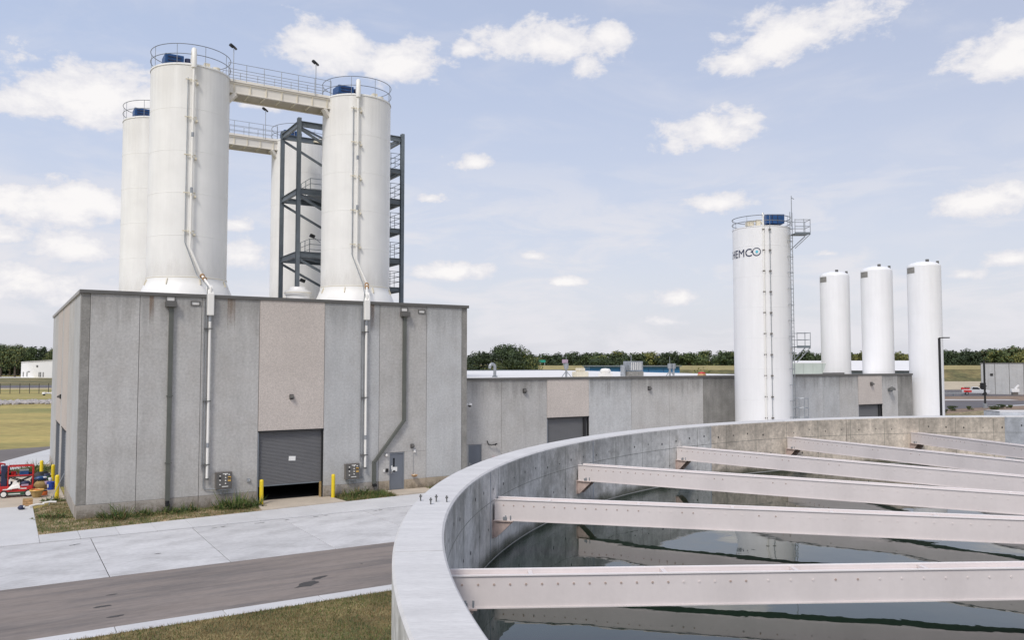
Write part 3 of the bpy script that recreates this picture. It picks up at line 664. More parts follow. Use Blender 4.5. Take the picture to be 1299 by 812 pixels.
# control panels
def ctrl(label, s, z):
    o = fixture('control_panel', label, 'control box', s, 0, z, 0, 'steel control boxes below the fill pipes')
    MB().box(-.42, .42, -.28, -.05, -.44, .44).build('cabinet', 'panelsteel', o, bevel=.015)
    MB().box(-.38, .38, -.295, -.281, -.38, .40).build('cabinet_door', 'bronze', o)
    rr = random.Random(4); q = MB()
    for x, zz in ((-.2, .25), (-.2, .02), (-.2, -.2), (.08, .3), (.08, .15), (.08, .0), (.08, -.15), (.26, .3)): q.tube([(x, -.296, zz), (x, -.33, zz)], .035, 8)
    q.box(-.06, .20, -.302, -.296, .33, .37); q.box(-.1, .22, -.302, -.296, -.33, -.29); q.build('knob', 'lampwhite', o)
    MB().box(.2, .35, -.31, -.296, -.05, .02).box(.2, .35, -.31, -.296, .08, .2).build('warning_label', 'yellowlight', o)
    MB().box(.2, .33, -.32, -.3105, .1, .16).box(-.26, -.14, -.303, -.2965, .1, .17).build('switch', 'black', o)
    q = MB(); q.box(-.3, .4, -.2, -.04, -.52, -.45); q.tube([(-.1, -.12, -.52), (-.1, -.12, -.72)], .03, 8); q.tube([(.1, -.12, -.52), (.1, -.12, -.7), (.28, -.12, -.7), (.28, -.12, -.52)], .025, 8); q.box(-.40, -.3, -.05, -.0, -.3, .3); q.box(.3, .4, -.05, -.0, -.3, .3)
    q.build('conduit_fitting', 'galv', o)
    return o
c1_ = ctrl('grey control box beside the pipe left of the roller door', 6.86, 1.45); c2_ = ctrl('grey control box beside the pipe between roller door and blue door', 13.95, 1.44)
# bollards
bp_ = None
for lb, s, t, h in (('yellow bollard at the left jamb of the half open roller door', 8.75, -.55, 1.35), ('yellow bollard at the right jamb of the half open roller door', 12.75, -.45, 1.35),
                    ('nearest yellow bollard at the left side of the building, white pole leaning on it', -.42, 7.3, 1.4), ('middle of three yellow bollards at the left side of the building', -.38, 12.8, 1.5), ('farthest of three yellow bollards at the left side of the building', -.9, 15.6, 1.5)):
    if bp_ is None:
        bp_ = thing('bollard', lb, 'bollard', loc(s, t, 0), TH, 'yellow bollards by the doors')
        MB().tube([(0, 0, 0), (0, 0, 1.3)], .105, 16).build('post', 'yellow', bp_, True); MB().lathe([(.105, 1.3), (.1, 1.35), (.07, 1.385), (0, 1.4)][::-1], 16).build('cap', 'yellow', bp_, True); o = bp_
    else: o = copy_tree(bp_); tag(o, lb)
    o.location = loc(s, t, 0)
# security cameras
def dome_cam(label, s, t, z, rz):
    o = fixture('security_camera', label, 'camera', s, t, z, rz, 'white dome cameras on building corners')
    MB().tube([(0, 0, 0), (0, -.45, .02)], .05, 8).box(-.08, .08, -.02, .0, -.1, .1).build('camera_arm', 'white', o); MB().lathe([(.0, .09), (.13, .07), (.15, -.05), (.11, -.05)][::-1], 16, (0, -.5)).build('housing', 'white', o, True)
    MB().ico((0, -.5, -.08), .1, 2).build('dome', 'black', o, True)
dome_cam('white dome camera on the right corner of the tall building', LA-.02, .6, 5.0, math.pi/2); dome_cam('white dome camera sticking out from the far left corner of the tall building', .0, 26.0, 5.35, -math.pi/2)

# ============================================================ LOW BUILDING
YB = 1.5; HB = 6.48; SB1 = 70.65
B = thing('low_building', 'long low grey precast building right of the tall one, behind the round tank', 'building', A0, TH)
sb = [(21.56, 24.9, 'precast'), (24.9, 28.56, 'precast'), (28.56, 32.13, 'D'), (32.13, 36.02, 'precast_blue'), (36.02, 39.71, 'precast'), (39.71, 43.23, 'precast'), (43.23, 46.9, 'precast_dark'), (46.9, 50.4, 'precast_dark'), (50.4, 54.0, 'precast_blue'), (54.0, 57.55, 'precast_blue'), (57.55, 59.8, 'precast_blue'), (59.8, 62.45, 'precast'), (62.45, 65.92, 'D'), (65.92, 68.33, 'precast'), (68.33, SB1, 'precast_dark')]
jq = MB()
for s0, s1, m in sb:
    if m == 'D':
        panel(B, s0, s1, 3.86, HB, 'precast_tan', y=YB-.015)
        r_ = roller_door(B, s0+.03, s1-.03, .08, 3.82, YB+.2); MB().box(s1-.06, s1-.003, YB+.02, YB+.3, 0, 3.85).build('door_jamb', 'black', r_); MB().box(s0+.003, s0+.05, YB+.02, YB+.3, 0, 3.85).build('door_jamb', 'frameblue', r_)  # right jamb painted black for recess shade, as on the tall building
        MB().box(s0, s1, YB-.03, YB+.1, 3.81, 3.865).build('lintel_shadow', 'black', r_); MB().box(s1-.42, s1-.22, YB+.1, YB+.16, .1, 3.8).build('door_guide', 'black', r_)  # black strip along the door head is a painted lintel shadow
    elif s0 == 21.56:
        panel(B, 23.42, s1, 0, 2.34, m, y=YB, g=.004); panel(B, s0, s1, 2.336, HB, m, y=YB)
        MB().box(21.56, 22.44, YB+.01, YB+.3, 0, 2.33).build('wall_panel', m, B)
    else: panel(B, s0, s1, 0, HB, m, y=YB)
    jq.box(s1-.04, s1+.04 if s1 < 70 else s1-.02, YB+.045, YB+.29, .02 if m != 'D' else 3.9, HB-.02)
jq.build('joint_sealant', 'sealant', B, kind='stuff')
for a_, b_ in ((21.6, 28.5), (32.2, 62.4), (65.95, 70.6)): MB().add([(a_, YB-.003, 4.2), (b_, YB-.003, 4.2), (b_, YB-.003, HB-.01), (a_, YB-.003, HB-.01)], [(0, 1, 2, 3)]).build('runoff_stain', 'runoff_low', B)
man_door(B, 22.45, 23.41, .1, 2.33, YB+.05, window=False)
MB().box(SB1-.3, SB1-.01, YB+.31, 9.0, 0, HB).box(21.6, 54, 35.7, 36, 0, HB).box(53.7, 54, 9.3, 35.6, 0, HB).box(54.01, SB1-.31, 9, 9.3, 0, HB).box(21.6, 21.9, YB+.31, 35.6, 0, HB).build('rear_wall', 'precast', B)
MB().box(21.5, SB1+.05, YB-.07, YB+.34, HB, HB+.165).build('coping', 'bronze', B, bevel=.01)
MB().box(54.0, SB1+.05, 8.95, 9.34, HB, HB+.165).build('coping', 'bronze', B); MB().box(21.5, 54.05, 35.68, 36.05, HB+.2, HB+.36).build('coping', 'greysteel', B)
MB().add([(21.55, YB+.35, HB+.06), (54, YB+.35, HB+.06), (54, 36, HB+.28), (21.55, 36, HB+.28)], [(0, 1, 2, 3)]).box(54.01, SB1-.01, YB+.35, 8.94, HB-.1, HB+.02).build('roof', 'roofwhite', B)
q = MB(); rr = random.Random(9)
wall_lamp('black lamp high on the low building, left of its first roller door', 26.7, YB, 5.75, sc=1.2)
wall_lamp('black lamp high on the low building, midway between door and silo', 37.7, YB, 5.75, sc=1.2)
wall_lamp('black lamp on the tan panel above the far right roller door', 64.3, YB-.02, 5.72, sc=1.4)
o = fixture('gooseneck_lamp', 'black curved gooseneck fitting beside the blue door of the low building', 'lamp', 24.15, YB, 2.3); MB().tube([(-.35, -.05, .25), (-.3, -.12, .02), (-.1, -.16, -.04), (.1, -.2, 0), (.2, -.22, -.05)], .035, 8).build('arm', 'black', o); MB().lathe([(.03, .08), (.12, 0), (.11, 0)][::-1], 12, (.22, -.24)).build('shade', 'black', o)
o = fixture('alarm_bell', 'small red alarm bell beside the blue door of the low building', 'bell', 24.35, YB, 1.35); MB().lathe([(0, .13), (.1, .1), (.12, 0), (.0, 0)][::-1], 14, (0, -.08)).build('bell_dome', 'red', o, True); MB().box(-.1, .1, -.08, -.001, -.02, .1).build('bell_box', 'rusty', o)
o = fixture('gooseneck_lamp', 'hooded dark lamp on the low building near its right end', 'lamp', 67.1, YB, 5.1); MB().box(-.3, .1, -.25, -.001, -.1, .1).build('lamp_body', 'greysteel', o); MB().lathe([(.05, .35), (.3, .2), (.32, 0), (.3, 0)][::-1], 14, (-.1, -.3)).build('hood', 'sealant', o, True)
# rooftop kit
def rooftop(name, label, cat, s, t, z=HB+.1): return thing(name, label, cat, loc(s, t, z), TH)
o = rooftop('roof_vent', 'grey gooseneck vent pipe at the left end of the low white roof', 'vent', 28.0, 7.6); MB().tube([(0, 0, 0), (0, 0, .75)]+[( -.22+.22*math.cos(a), 0, .75+.22*math.sin(a)) for a in np.linspace(.3, math.pi, 7)]+[(-.44, 0, .62)], .11, 12).build('vent_pipe', 'galv', o, True)
MB().tube([(0, 0, 0), (0, 0, .08)], .2, 12).build('flashing', 'greysteel', o)
for lb, s, t, n_ in (('slim metal flue stack with a round cowl left of the cream roof unit', 32.6, 4.9, 1), ('pair of thin braced flue pipes near the middle of the low roof', 42.0, 3.9, 2)):
    o = rooftop('roof_vent', lb, 'vent', s, t); q = MB()
    for k in range(n_): q.tube([(k*.4, 0, 0), (k*.4, 0, .95)], .08, 10); q.tube([(k*.4, 0, .6), (k*.4, 0, 1.0)], .17, 12)
    q.build('flue', 'galv', o, True); q = MB(); q.tube([(0, 0, 1), (0, 0, 1.55)], .02, 5); q.beam((0, 0, .45), (-.4, 0, 0), .04); q.beam((0, 0, .45), (.45, 0, 0), .04); q.build('brace', 'galv', o)
o = rooftop('roof_unit', 'cream rooftop fan unit with a stepped top', 'fan unit', 33.9, 4.9); MB().box(-.6, .6, -.4, .4, 0, .45).build('base', 'cream', o, bevel=.05); MB().box(-.32, .32, -.3, .3, .451, .75).build('hood', 'cream', o, bevel=.05)
o = rooftop('roof_unit', 'small whitish rooftop fan with a domed hood right of the cream one', 'fan unit', 37.0, 5.8); MB().prism([(-.5, -.4), (.5, -.4), (.5, .4), (-.5, .4)], 0, .3).build('base', 'lampwhite', o); MB().lathe([(0, .72), (.35, .68), (.5, .5), (.42, .301)][::-1], 8).build('hood', 'lampwhite', o)
o = rooftop('roof_unit', 'large box shaped metal air unit on the low roof', 'air unit', 40.3, 6.4); MB().box(-.85, .85, -.5, .5, .0, .42).build('curb', 'labelgrey', o); MB().box(-.75, .8, -.5, .5, .45, 1.35).build('cabinet', 'galv', o, bevel=.04); q = MB(); [q.box(x, x+.05, -.53, -.501, .55, 1.25) for x in np.arange(-.6, .7, .22)]; q.build('louvre', 'lampwhite', o); MB().tube([(-1.15, 0, 0), (-1.15, 0, 1.0)], .25, 12).build('duct', 'galv', o, True); MB().tube([(-.2, 0, 1.35), (-.2, 0, 1.9)], .03, 6).build('mast', 'galv', o)
o = rooftop('roof_ventilator', 'small dark red round ventilator at the roof edge near the lettered silo', 'ventilator', 43.9, YB+.8); MB().lathe([(0, .34), (.25, .28), (.34, .1), (.34, 0)][::-1], 14).build('cowl', 'rusty', o, True); MB().lathe([(0, .355), (.27, .295), (.30, .21), (.2, .25)][::-1], 14).build('cap', 'red', o)
o = rooftop('roof_screen', 'pale green ribbed metal screen on the low roof right of the lettered silo', 'screen', 51, 4.5)
for k in range(8):
    x = k*1.3; MB().box(x+.02, x+1.28, 0, .9, .05, 1.02).build('screen_panel', 'greenmetal' if k else 'greenmetal_dk', o)
MB().add([(10.42, 0, .05), (11.0, 0, 1.02), (10.42, 0, 1.02), (10.42, .9, .05), (11.0, .9, 1.02), (10.42, .9, 1.02)], [(0, 1, 2), (5, 4, 3), (0, 3, 4, 1), (1, 4, 5, 2)]).build('screen_end', 'greenmetal', o)
MB().box(-.1, 11, .05, .85, 1.03, 1.08).build('screen_cap', 'lampwhite', o)
o = rooftop('roof_unit', 'low flat cream box on the roof behind the green screen', 'air unit', 56, 6.9); MB().box(-1.6, 1.6, -.5, .5, .9, 1.4).build('cabinet', 'cream', o, bevel=.03); MB().box(-1.2, -.9, -.3, .3, 0, .9).box(.9, 1.2, -.3, .3, 0, .9).box(-.1, .1, -.3, .3, 0, .9).build('legs', 'greysteel', o)

# ============================================================ SILOS
SR = 2.13; ZS = 24.12
def rails(root, z0, r, post_n=10, m='railgrey', a0=0, a1=360, rad=.02, pm='galv', tops=(.55, 1.1)):
    q = MB()
    for dz in tops: q.ring((0, 0, z0+dz), r, rad, 56, a0, a1)
    q.build('railing', m, root, True)
    q = MB()
    for k in range(post_n):
        a = R(a0+(a1-a0)*k/post_n); q.tube([(r*math.cos(a), r*math.sin(a), z0-.05), (r*math.cos(a), r*math.sin(a), z0+tops[-1])], .016, 5)
    q.build('railing_post', pm, root)
def shell(root, r, z0, z1, m, step=2.35, n=72):
    prof = [(r, z0)]; z = z0+step
    while z < z1-.5: prof += [(r, z-.018), (r+.008, z-.012), (r+.008, z+.012), (r, z+.018)]; z += step
    prof += [(r, z1)]
    q = MB(); q.lathe(prof, n); o = q.build('shell', m, root, True); return o
def silo(label, s, t):
    o = thing('storage_silo', label, 'silo', loc(s, t), TH, 'tall white silos on the tall building')
    if silos:
        for ch in silos[0].children: copy_tree(ch, o)
        silos.append(o); return o
    shell(o, SR, 12.25, ZS, 'white_steel')
    MB().lathe([(SR+.03, 12.35), (SR+.03, 12.15), (2.26, 11.9), (2.44, 11.45), (2.6, 10.705)][::-1], 72).build('skirt', 'white_steel', o, True)
    MB().ring((0, 0, 12.3), SR+.012, .03, 72).build('base_band', 'cream', o, True)
    MB().lathe([(SR+.011, 19), (SR+.011, ZS-.08)], 72).build('dirt_streaks', 'silo_dirt', o, True); MB().lathe([(SR+.0115, 12.36), (SR+.0115, 14.5)], 72).build('dirt_streaks', 'silo_foot', o, True)
    lug = None
    for k in range(8):
        if lug is None: lug = MB().beam((2.17, 0, 12.22), (2.30, 0, 11.9), .05, .07).build('anchor_lug', 'cream', o)
        else: lug = share(lug)
        lug.rotation_euler = (0, 0, R(k*45+8))
    MB().lathe([(SR+.03, ZS-.07), (SR+.03, ZS+.02), (SR-.05, ZS+.06), (.8, ZS+.30), (0, ZS+.34)][::-1], 72).build('roof', 'white_steel', o, True)
    rails(o, ZS, SR+.02, post_n=9)
    u = MB(); u.box(-1.55, -.55, -.9, .2, ZS+.3, ZS+.8); u = u.build('blue_filter', 'bluepaint', o, bevel=.03)
    q = MB(); q.tube([(-.3, -.6, ZS+.2), (-.3, -.6, ZS+.75)], .17, 12); q.box(-1.4, -.7, -.94, -.905, ZS+.40, ZS+.46); q.box(-1.4, -.7, -.94, -.905, ZS+.6, ZS+.66); q.build('filter_motor', 'navy', u)
    q = MB(); q.tube([(1.2, -.9, ZS+.1), (1.2, -.9, ZS+.42)], .22, 12); q.box(.4, .7, -1.7, -1.4, ZS+.02, ZS+.35); q.build('hatch', 'cream', o)
    silos.append(o); return o
silos = []
silo('left front white silo, tallest looking, standing on the tall building', 5.58, 4.05); silo('right front white silo on the tall building', 15.6, 3.95)
silo('left rear white silo half hidden behind the left front one', 5.45, 15.6); silo('right rear white silo behind the steel stair tower', 15.59, 15.55)
# painted warning label / small marks
def fill_pipe(label, sc, tc_, ang, sd_, cs, z_top=ZS):
    o = thing('fill_pipe', label, 'pipe', A0, TH, 'white fill pipes from wall to silo top')
    a = R(ang); r = SR+.20; px, py = sc+r*math.cos(a), tc_+r*math.sin(a)
    rt = lambda k, z: (sc+(SR+k)*math.cos(a), tc_+(SR+k)*math.sin(a), z)
    m0 = Vector((px-.02, py, 13.9)); m1 = Vector((sc+2.5*math.cos(R(ang+14)), tc_+2.5*math.sin(R(ang+14)), 12.4)); m2 = Vector((sd_, -.22, 11.55))
    path = [rt(-.55, z_top+.55), rt(-.25, z_top+.80), rt(.02, z_top+.78), rt(.17, z_top+.5), (px, py, z_top+.1), (px, py, 20), (px, py, 16), (px, py, 14.3), m0, m1, m2, (sd_, -.22, 11.3), (sd_, -.17, 10.9), (sd_, -.17, 1.62)]
    q = MB(); q.tube(path, .068, 12); q.build('pipe', 'pipewhite', o, True)
    q = MB(); q.tube([rt(-.6, z_top+.3), rt(-.55, z_top+.55), rt(-.25, z_top+.83), rt(.04, z_top+.80), rt(.2, z_top+.5), rt(.2, z_top-.25)], .14, 12); q.build('top_elbow', 'pipewhite', o, True)
    q = MB(); q.tube([rt(-.55, z_top+.35), rt(-.62, z_top+.75)], .12, 10); q.tube([rt(-.4, z_top+.62), rt(-.4, z_top+.95)], .06, 8); q.build('elbow_valve', 'sealant', o)
    q = MB(); dv = (m1-m0).normalized()
    for k in (.55, .8): c = m1.lerp(m2, k-.5); q.tube([c, c+(m2-m1).normalized()*.07], .135, 12)
    q.build('flange', 'rusty', o)
    q = MB(); tg = Vector((-math.sin(a), math.cos(a), 0))
    z = z_top-.9
    while z > 13.5:
        c = Vector(rt(.1, z)); q = MB(); q.beam(c-tg*.42, c+tg*.20, .05, .05); q.beam(Vector(rt(.0, z-.12)), Vector(rt(.28, z-.12)), .05, .12); q.beam(Vector(rt(.02, z-.2))+tg*.2, Vector(rt(.2, z-.2))+tg*.2, .1, .1); z -= 2.1; q.build('pipe_bracket', 'cream', o)
    q = MB(); cp = [Vector(rt(.06, zz))-tg*.28 for zz in (z_top-.8, 14.2)]; q.tube(cp+[m1+Vector((-.25, 0, 0)), m2+Vector((-.15, 0, .1)), (sd_-.16, -.07, 11.0), (sd_-.16, -.07, 1.1), (sd_-.05, -.07, 1.03), (cs, -.12, 1.03)], .028, 6); q.tube([(sd_-.27, -.045, 10.9), (sd_-.27, -.045, 2.0)], .016, 6)
    q.build('conduit', 'galv', o, True)
    q = MB(); q.prism([(sd_-.15, -.33), (sd_+.17, -.33), (sd_+.17, -.08), (sd_-.15, -.08)], 10.12, 11.28); q.beam((sd_+.01, -.2, 11.2), m2.lerp(m1, .16), .30, .24); q.build('boot_cover', 'pipewhite', o, bevel=.03)
    q = MB()
    for z in (9.4, 5.6, 2.3): q.box(sd_-.27, sd_+.12, -.26, -.001, z, z+.05)
    q.build('pipe_clamp', 'sealant', o)
    q = MB(); q.tube([(sd_, -.17, 3.2), (sd_, -.17, 3.45)], .074, 12); q.tube([(sd_, -.17, 9.8), (sd_, -.17, 10.1)], .076, 12); q.tube([(px, py, 20), (px, py, 20.25)], .074, 12); q.tube([(px, py, 16.9), (px, py, 17.2)], .074, 12); q.build('coupling', 'galv', o)
    q = MB(); q.tube([(sd_, -.17, 1.62), (sd_, -.17, 1.52)], .085, 12); q.build('pipe_cap', 'sealant', o)
fill_pipe('white fill pipe down the left front silo and the wall, left of the roller door', 5.58, 4.05, -96.5, 6.03, 6.45)
fill_pipe('white fill pipe down the right front silo, ending between roller door and blue door', 15.6, 3.95, -109, 14.75, 14.3)
# catwalks between silo tops
def catwalk(label, t, sa, sb_, lamps):
    o = thing('catwalk', label, 'catwalk', A0, TH, 'white steel catwalks joining silo tops'); w = .75
    for y in (t-w, t+w):
        MB().ibeam((sa, y, 23.62), (sb_, y, 23.62), .60, .16, .03).build('girder', 'white_steel_b', o)
    q = MB(); q.box(sa, sb_, t-w-.06, t+w+.06, 23.99, 24.05); q.build('deck', 'white_steel_b', o)
    q = MB(); x = sa+.3
    while x < sb_: q.box(x, x+.04, t-w-.07, t-w-.012, 23.36, 23.88); q.box(x, x+.08, t-w+.1, t+w-.1, 23.42, 23.5); x += .93
    q.build('stiffener', 'cream', o)
    MB().beam((sb_-.45, t-w+.02, 23.3), (sb_+.15, t-w+.3, 22.65), .3, .22).build('knee_brace', 'white_steel_b', o)
    MB().beam((sa+.45, t-w+.02, 23.3), (sa-.15, t-w+.3, 22.65), .3, .22).build('knee_brace', 'white_steel_b', o)
    for y in (t-w, t+w):
        q = MB()
        for z in (24.4, 24.75, 25.1): q.tube([(sa, y, z), (sb_, y, z)], .015, 6)
        x = sa
        while x <= sb_+.01: q.tube([(x, y, 24.05), (x, y, 25.1)], .02, 6); x += (sb_-sa)/6
        q.build('railing', 'galv', o); MB().box(sa, sb_, y-.01, y+.01, 24.052, 24.16).build('toe_board', 'white_steel_b', o)
    return o
catwalk('nearer white catwalk joining the two front silo tops', 4.05, 7.5, 13.65, None); catwalk('farther white catwalk joining the two rear silo tops', 15.6, 7.4, 13.6, None)
for lb, s, t, z1 in (('thin light pole at the left end of the nearer catwalk', 7.75, 3.2, 26.0), ('thin light pole at the right end of the nearer catwalk', 12.65, 3.2, 26.0), ('thin light pole on the farther catwalk', 12.7, 14.8, 26.2)):
    o = thing('light_pole', lb, 'pole light', loc(s, t), TH, 'thin poles with floodlights on the catwalks')
    MB().tube([(0, 0, 24.0), (0, 0, z1)], .022, 6).build('pole', 'galv', o); q = MB(); q.beam((-.25, -.1, z1+.1), (-.02, 0, z1), .17, .14); q.beam((.02, 0, z1+.02), (.13, -.06, z1-.12), .16, .12); q.build('floodlight', 'black', o, bevel=.02)
# ladder-like stair tower
T = thing('stair_tower', 'grey steel stair tower rising behind the right front silo', 'stair tower', A0, TH)
sx0, sx1, ty0, ty1 = 12.7, 19.95, 6.6, 10.3
cc = MB().ibeam((0, 0, 10.7), (0, 0, 23.5), .24, .24, .025, (0, 1, 0)).build('column', 'greysteel', T)
for k, (x, y) in enumerate(((sx0, ty0), (sx0, ty1), (sx1, ty0), (sx1, ty1))):
    o = cc if k == 0 else share(cc); o.location = (x, y, 0)
lv = [23.3, 21.0, 18.9, 16.85, 14.8, 12.8]
for k, z in enumerate(lv):
    main = z in (23.3, 18.9, 14.8)
    if main:
        for a_, b_ in (((sx0+.13, ty0), (sx1-.13, ty0)), ((sx0+.13, ty1), (sx1-.13, ty1)), ((sx0, ty0+.13), (sx0, ty1-.13)), ((sx1, ty0+.13), (sx1, ty1-.13))):
            MB().ibeam((*a_, z-.18), (*b_, z-.18), .36, .18, .025).build('floor_beam', 'greysteel', T)
        MB().beam((sx0+.1, ty0+.05, z-.5), (16.2, ty0+.05, z-2.2), .14, .14).build('brace', 'greysteel', T); MB().beam((sx0+.1, ty1-.05, z-.5), (16.2, ty1-.05, z-2.2), .14, .14).build('brace', 'greysteel', T)
        MB().beam((sx0+.2, ty0+.2, z-.38), (sx1-3.2, ty1-.2, z-.38), .12, .1).build('brace', 'greysteel', T)
        MB().beam((sx1-.2, ty0+.2, z-.38), (sx1-3.2, ty1-.2, z-.38), .12, .1).build('brace', 'greysteel', T)
    else:
        MB().ibeam((sx1, ty0+.13, z-.15), (sx1, ty1-.13, z-.15), .3, .18, .025).build('floor_beam', 'greysteel', T); MB().ibeam((sx1-1.6, ty0, z-.15), (sx1-.13, ty0, z-.15), .3, .16, .025).build('floor_beam', 'greysteel', T)
    if z < 23:
        MB().box(sx1-1.6, sx1-.15, ty0+.12, ty1-.12, z-.04, z+.0).build('landing', 'greysteel', T)
        q = MB()
        for zz in (.4, .75, 1.1): q.tube([(sx1-1.5, ty0+.1, z+zz), (sx1-.1, ty0+.1, z+zz), (sx1-.1, ty1-.1, z+zz)], .02, 5)
        for p_ in ((sx1-1.5, ty0+.1), (sx1-.8, ty0+.1), (sx1-.1, ty0+.1+.9), (sx1-.1, ty1-1), (sx1-.1, ty0+2.6)): q.tube([(*p_, z), (*p_, z+1.1)], .02, 5)
        q.build('railing', 'greysteel', T)
    if z in (18.9, 14.8):
        MB().box(13.9, 15.7, ty1-2.2, ty1-.1, z-.04, z).build('landing', 'greysteel', T)
        q = MB()
        for zz in (.4, .75, 1.1): q.tube([(14.0, ty1-.1, z+zz), (14.0, ty1-2.1, z+zz), (15.6, ty1-2.1, z+zz)], .02, 5)
        for p_ in ((14., ty1-.1), (14., ty1-1.1), (14., ty1-2.1), (14.8, ty1-2.1), (15.6, ty1-2.1)): q.tube([(*p_, z), (*p_, z+1.1)], .025, 5)
        q.build('railing', 'greysteel', T)
for k in range(5):       # flights
    za, zb = lv[k+1], lv[k]; y0 = 7.4 if k % 2 else 9.4
    xa, xb = (sx1-1.6, 15.6) if k % 2 == 0 else (15.6, sx1-1.6)
    zb2 = zb if k else 23.0
    q = MB(); 
    for dy in (-.45, .45): q.beam((xa, y0+dy, za), (xb, y0+dy, zb2), .06, .24)
    for j in range(9): f_ = (j+.5)/9; q.box(min(xa, xb)+abs(xb-xa)*(f_ if xb > xa else 1-f_)-.13, min(xa, xb)+abs(xb-xa)*(f_ if xb > xa else 1-f_)+.13, y0-.42, y0+.42, za+(zb2-za)*f_-.02, za+(zb2-za)*f_+.02)
    q.build('stair_flight', 'greysteel', T)
    q = MB()
    for dy in (-.45, .45): q.tube([(xa, y0+dy, za+1), (xb, y0+dy, zb2+1)], .02, 5); q.tube([(xa, y0+dy, za+.55), (xb, y0+dy, zb2+.55)], .02, 5)
    q.build('handrail', 'greysteel', T)
q = MB(); q.beam((16, 8.2, 22.6), (14.6, 12.5, 23.6), .9, .12); q.build('gangway', 'cream', T)
o = thing('roof_vent', 'white round roof fan behind the parapet left of the right front silo', 'vent', loc(12.45, 5.6, 10.7), TH)
MB().lathe([(0, 1.72), (.45, 1.68), (.52, 1.52), (.8, 1.44), (.82, 1.2), (.72, 1.15), (.72, 0)][::-1], 28).build('fan_cowl', 'white', o, True); MB().ring((0, 0, 1.3), .83, .02, 28).build('cowl_band', 'cream', o)
o = thing('floodlight', 'black floodlight on a bracket inside the stair tower, halfway up', 'floodlight', loc(13.9, 7.2, 15.9), TH); MB().beam((-.2, 0, .1), (.1, 0, 0), .2, .2).build('lamp_head', 'black', o); MB().tube([(0, 0, 0), (.5, 0, -.35)], .02, 5).build('lamp_arm', 'greysteel', o)
o = thing('floodlight', 'black floodlight near the foot of the stair tower', 'floodlight', loc(13.2, 6.9, 12.9), TH); MB().beam((-.2, 0, .1), (.1, 0, 0), .2, .2).build('lamp_head', 'black', o); MB().tube([(0, 0, 0), (-.5, -.1, .2)], .02, 5).build('lamp_arm', 'greysteel', o)

# lettered silo
CS = thing('lettered_silo', 'white silo with dark blue lettering and a caged ladder, in front of the low building', 'silo', (19.16, 62.61, 0), 0)
ZC = 17.85
shell(CS, SR, 0.3, ZC, 'frp', 2.3)
MB().lathe([(SR+.3, 0), (SR+.3, .3), (SR, .32)], 48).build('base_ring', 'plinth', CS)
MB().lathe([(SR+.02, ZC-.05), (SR+.02, ZC+.02), (.6, ZC+.25), (0, ZC+.28)][::-1], 72).build('roof', 'frp', CS, True)
rails(CS, ZC, SR+.02, post_n=8, rad=.028, tops=(.4, .8))
u = MB().box(.0, 1.35, -1.4, -.3, ZC+.28, ZC+.98).build('blue_filter', 'bluepaint', CS, bevel=.03); MB().box(.4, .46, -1.43, -1.402, ZC+.3, ZC+.96).box(.8, .86, -1.43, -1.402, ZC+.3, ZC+.96).build('filter_rib', 'navy', u)
MB().tube([(-1.1, -1.2, ZC+.1), (-1.1, -1.2, ZC+.5)], .2, 10).box(-1.5, -1.3, -1.3, -1.0, ZC+.1, ZC+.4).tube([(-1.4, -1.0, ZC+.45), (-.4, -1.0, ZC+.55), (-.1, -1.0, ZC+.2)], .07, 8).box(-.7, -.4, -1.2, -.9, ZC+.1, ZC+.6).build('roof_valve', 'cream', CS)
toc = math.degrees(math.atan2(-62.61, -19.16))    # direction from silo to camera
def ca(d_): return R(toc+d_)
def cpt(r, d_, z): return (r*math.cos(ca(d_)), r*math.sin(ca(d_)), z)
q = MB(); q.tube([cpt(SR-.5, 4, ZC+.75), cpt(SR-.1, 4, ZC+.95), cpt(SR+.1, 4, ZC+.7), cpt(SR+.12, 4, 0.6)], .065, 10); q.build('fill_line', 'pipewhite', CS, True)
q = MB(); q.tube([cpt(SR+.09, 16, ZC-.1), cpt(SR+.09, 16, .6)], .03, 8); q.build('conduit', 'galv', CS, True)
q = MB()
for z in np.arange(2, ZC, 1.55):
    for d_ in (4, 16): c = Vector(cpt(SR+.08, d_, z)); q.box(c.x-.08, c.x+.08, c.y-.09, c.y+.05, z, z+.09)
q.build('pipe_clamp', 'panelsteel', CS)
# ladder with platforms at the right edge
LA_ = 68; q = MB(); tg = Vector((-math.sin(ca(LA_)), math.cos(ca(LA_)), 0)); rd_ = Vector((math.cos(ca(LA_)), math.sin(ca(LA_)), 0))
for d_ in (-.22, .22): q.tube([rd_*(SR+.2)+tg*d_+Vector((0, 0, .5)), rd_*(SR+.2)+tg*d_+Vector((0, 0, ZC+1.1))], .028, 6)
for z in np.arange(.7, ZC+.9, .32): q.tube([rd_*(SR+.2)+tg*.22+Vector((0, 0, z)), rd_*(SR+.2)-tg*.22+Vector((0, 0, z))], .016, 5)
for z in np.arange(1.2, ZC, 1.2): q.beam(rd_*(SR)+tg*.24+Vector((0, 0, z)), rd_*(SR+.24)+tg*.24+Vector((0, 0, z)), .05); q.beam(rd_*(SR)-tg*.3+Vector((0, 0, z)), rd_*(SR+.24)-tg*.3+Vector((0, 0, z)), .05)
q.build('ladder', 'galv', CS)
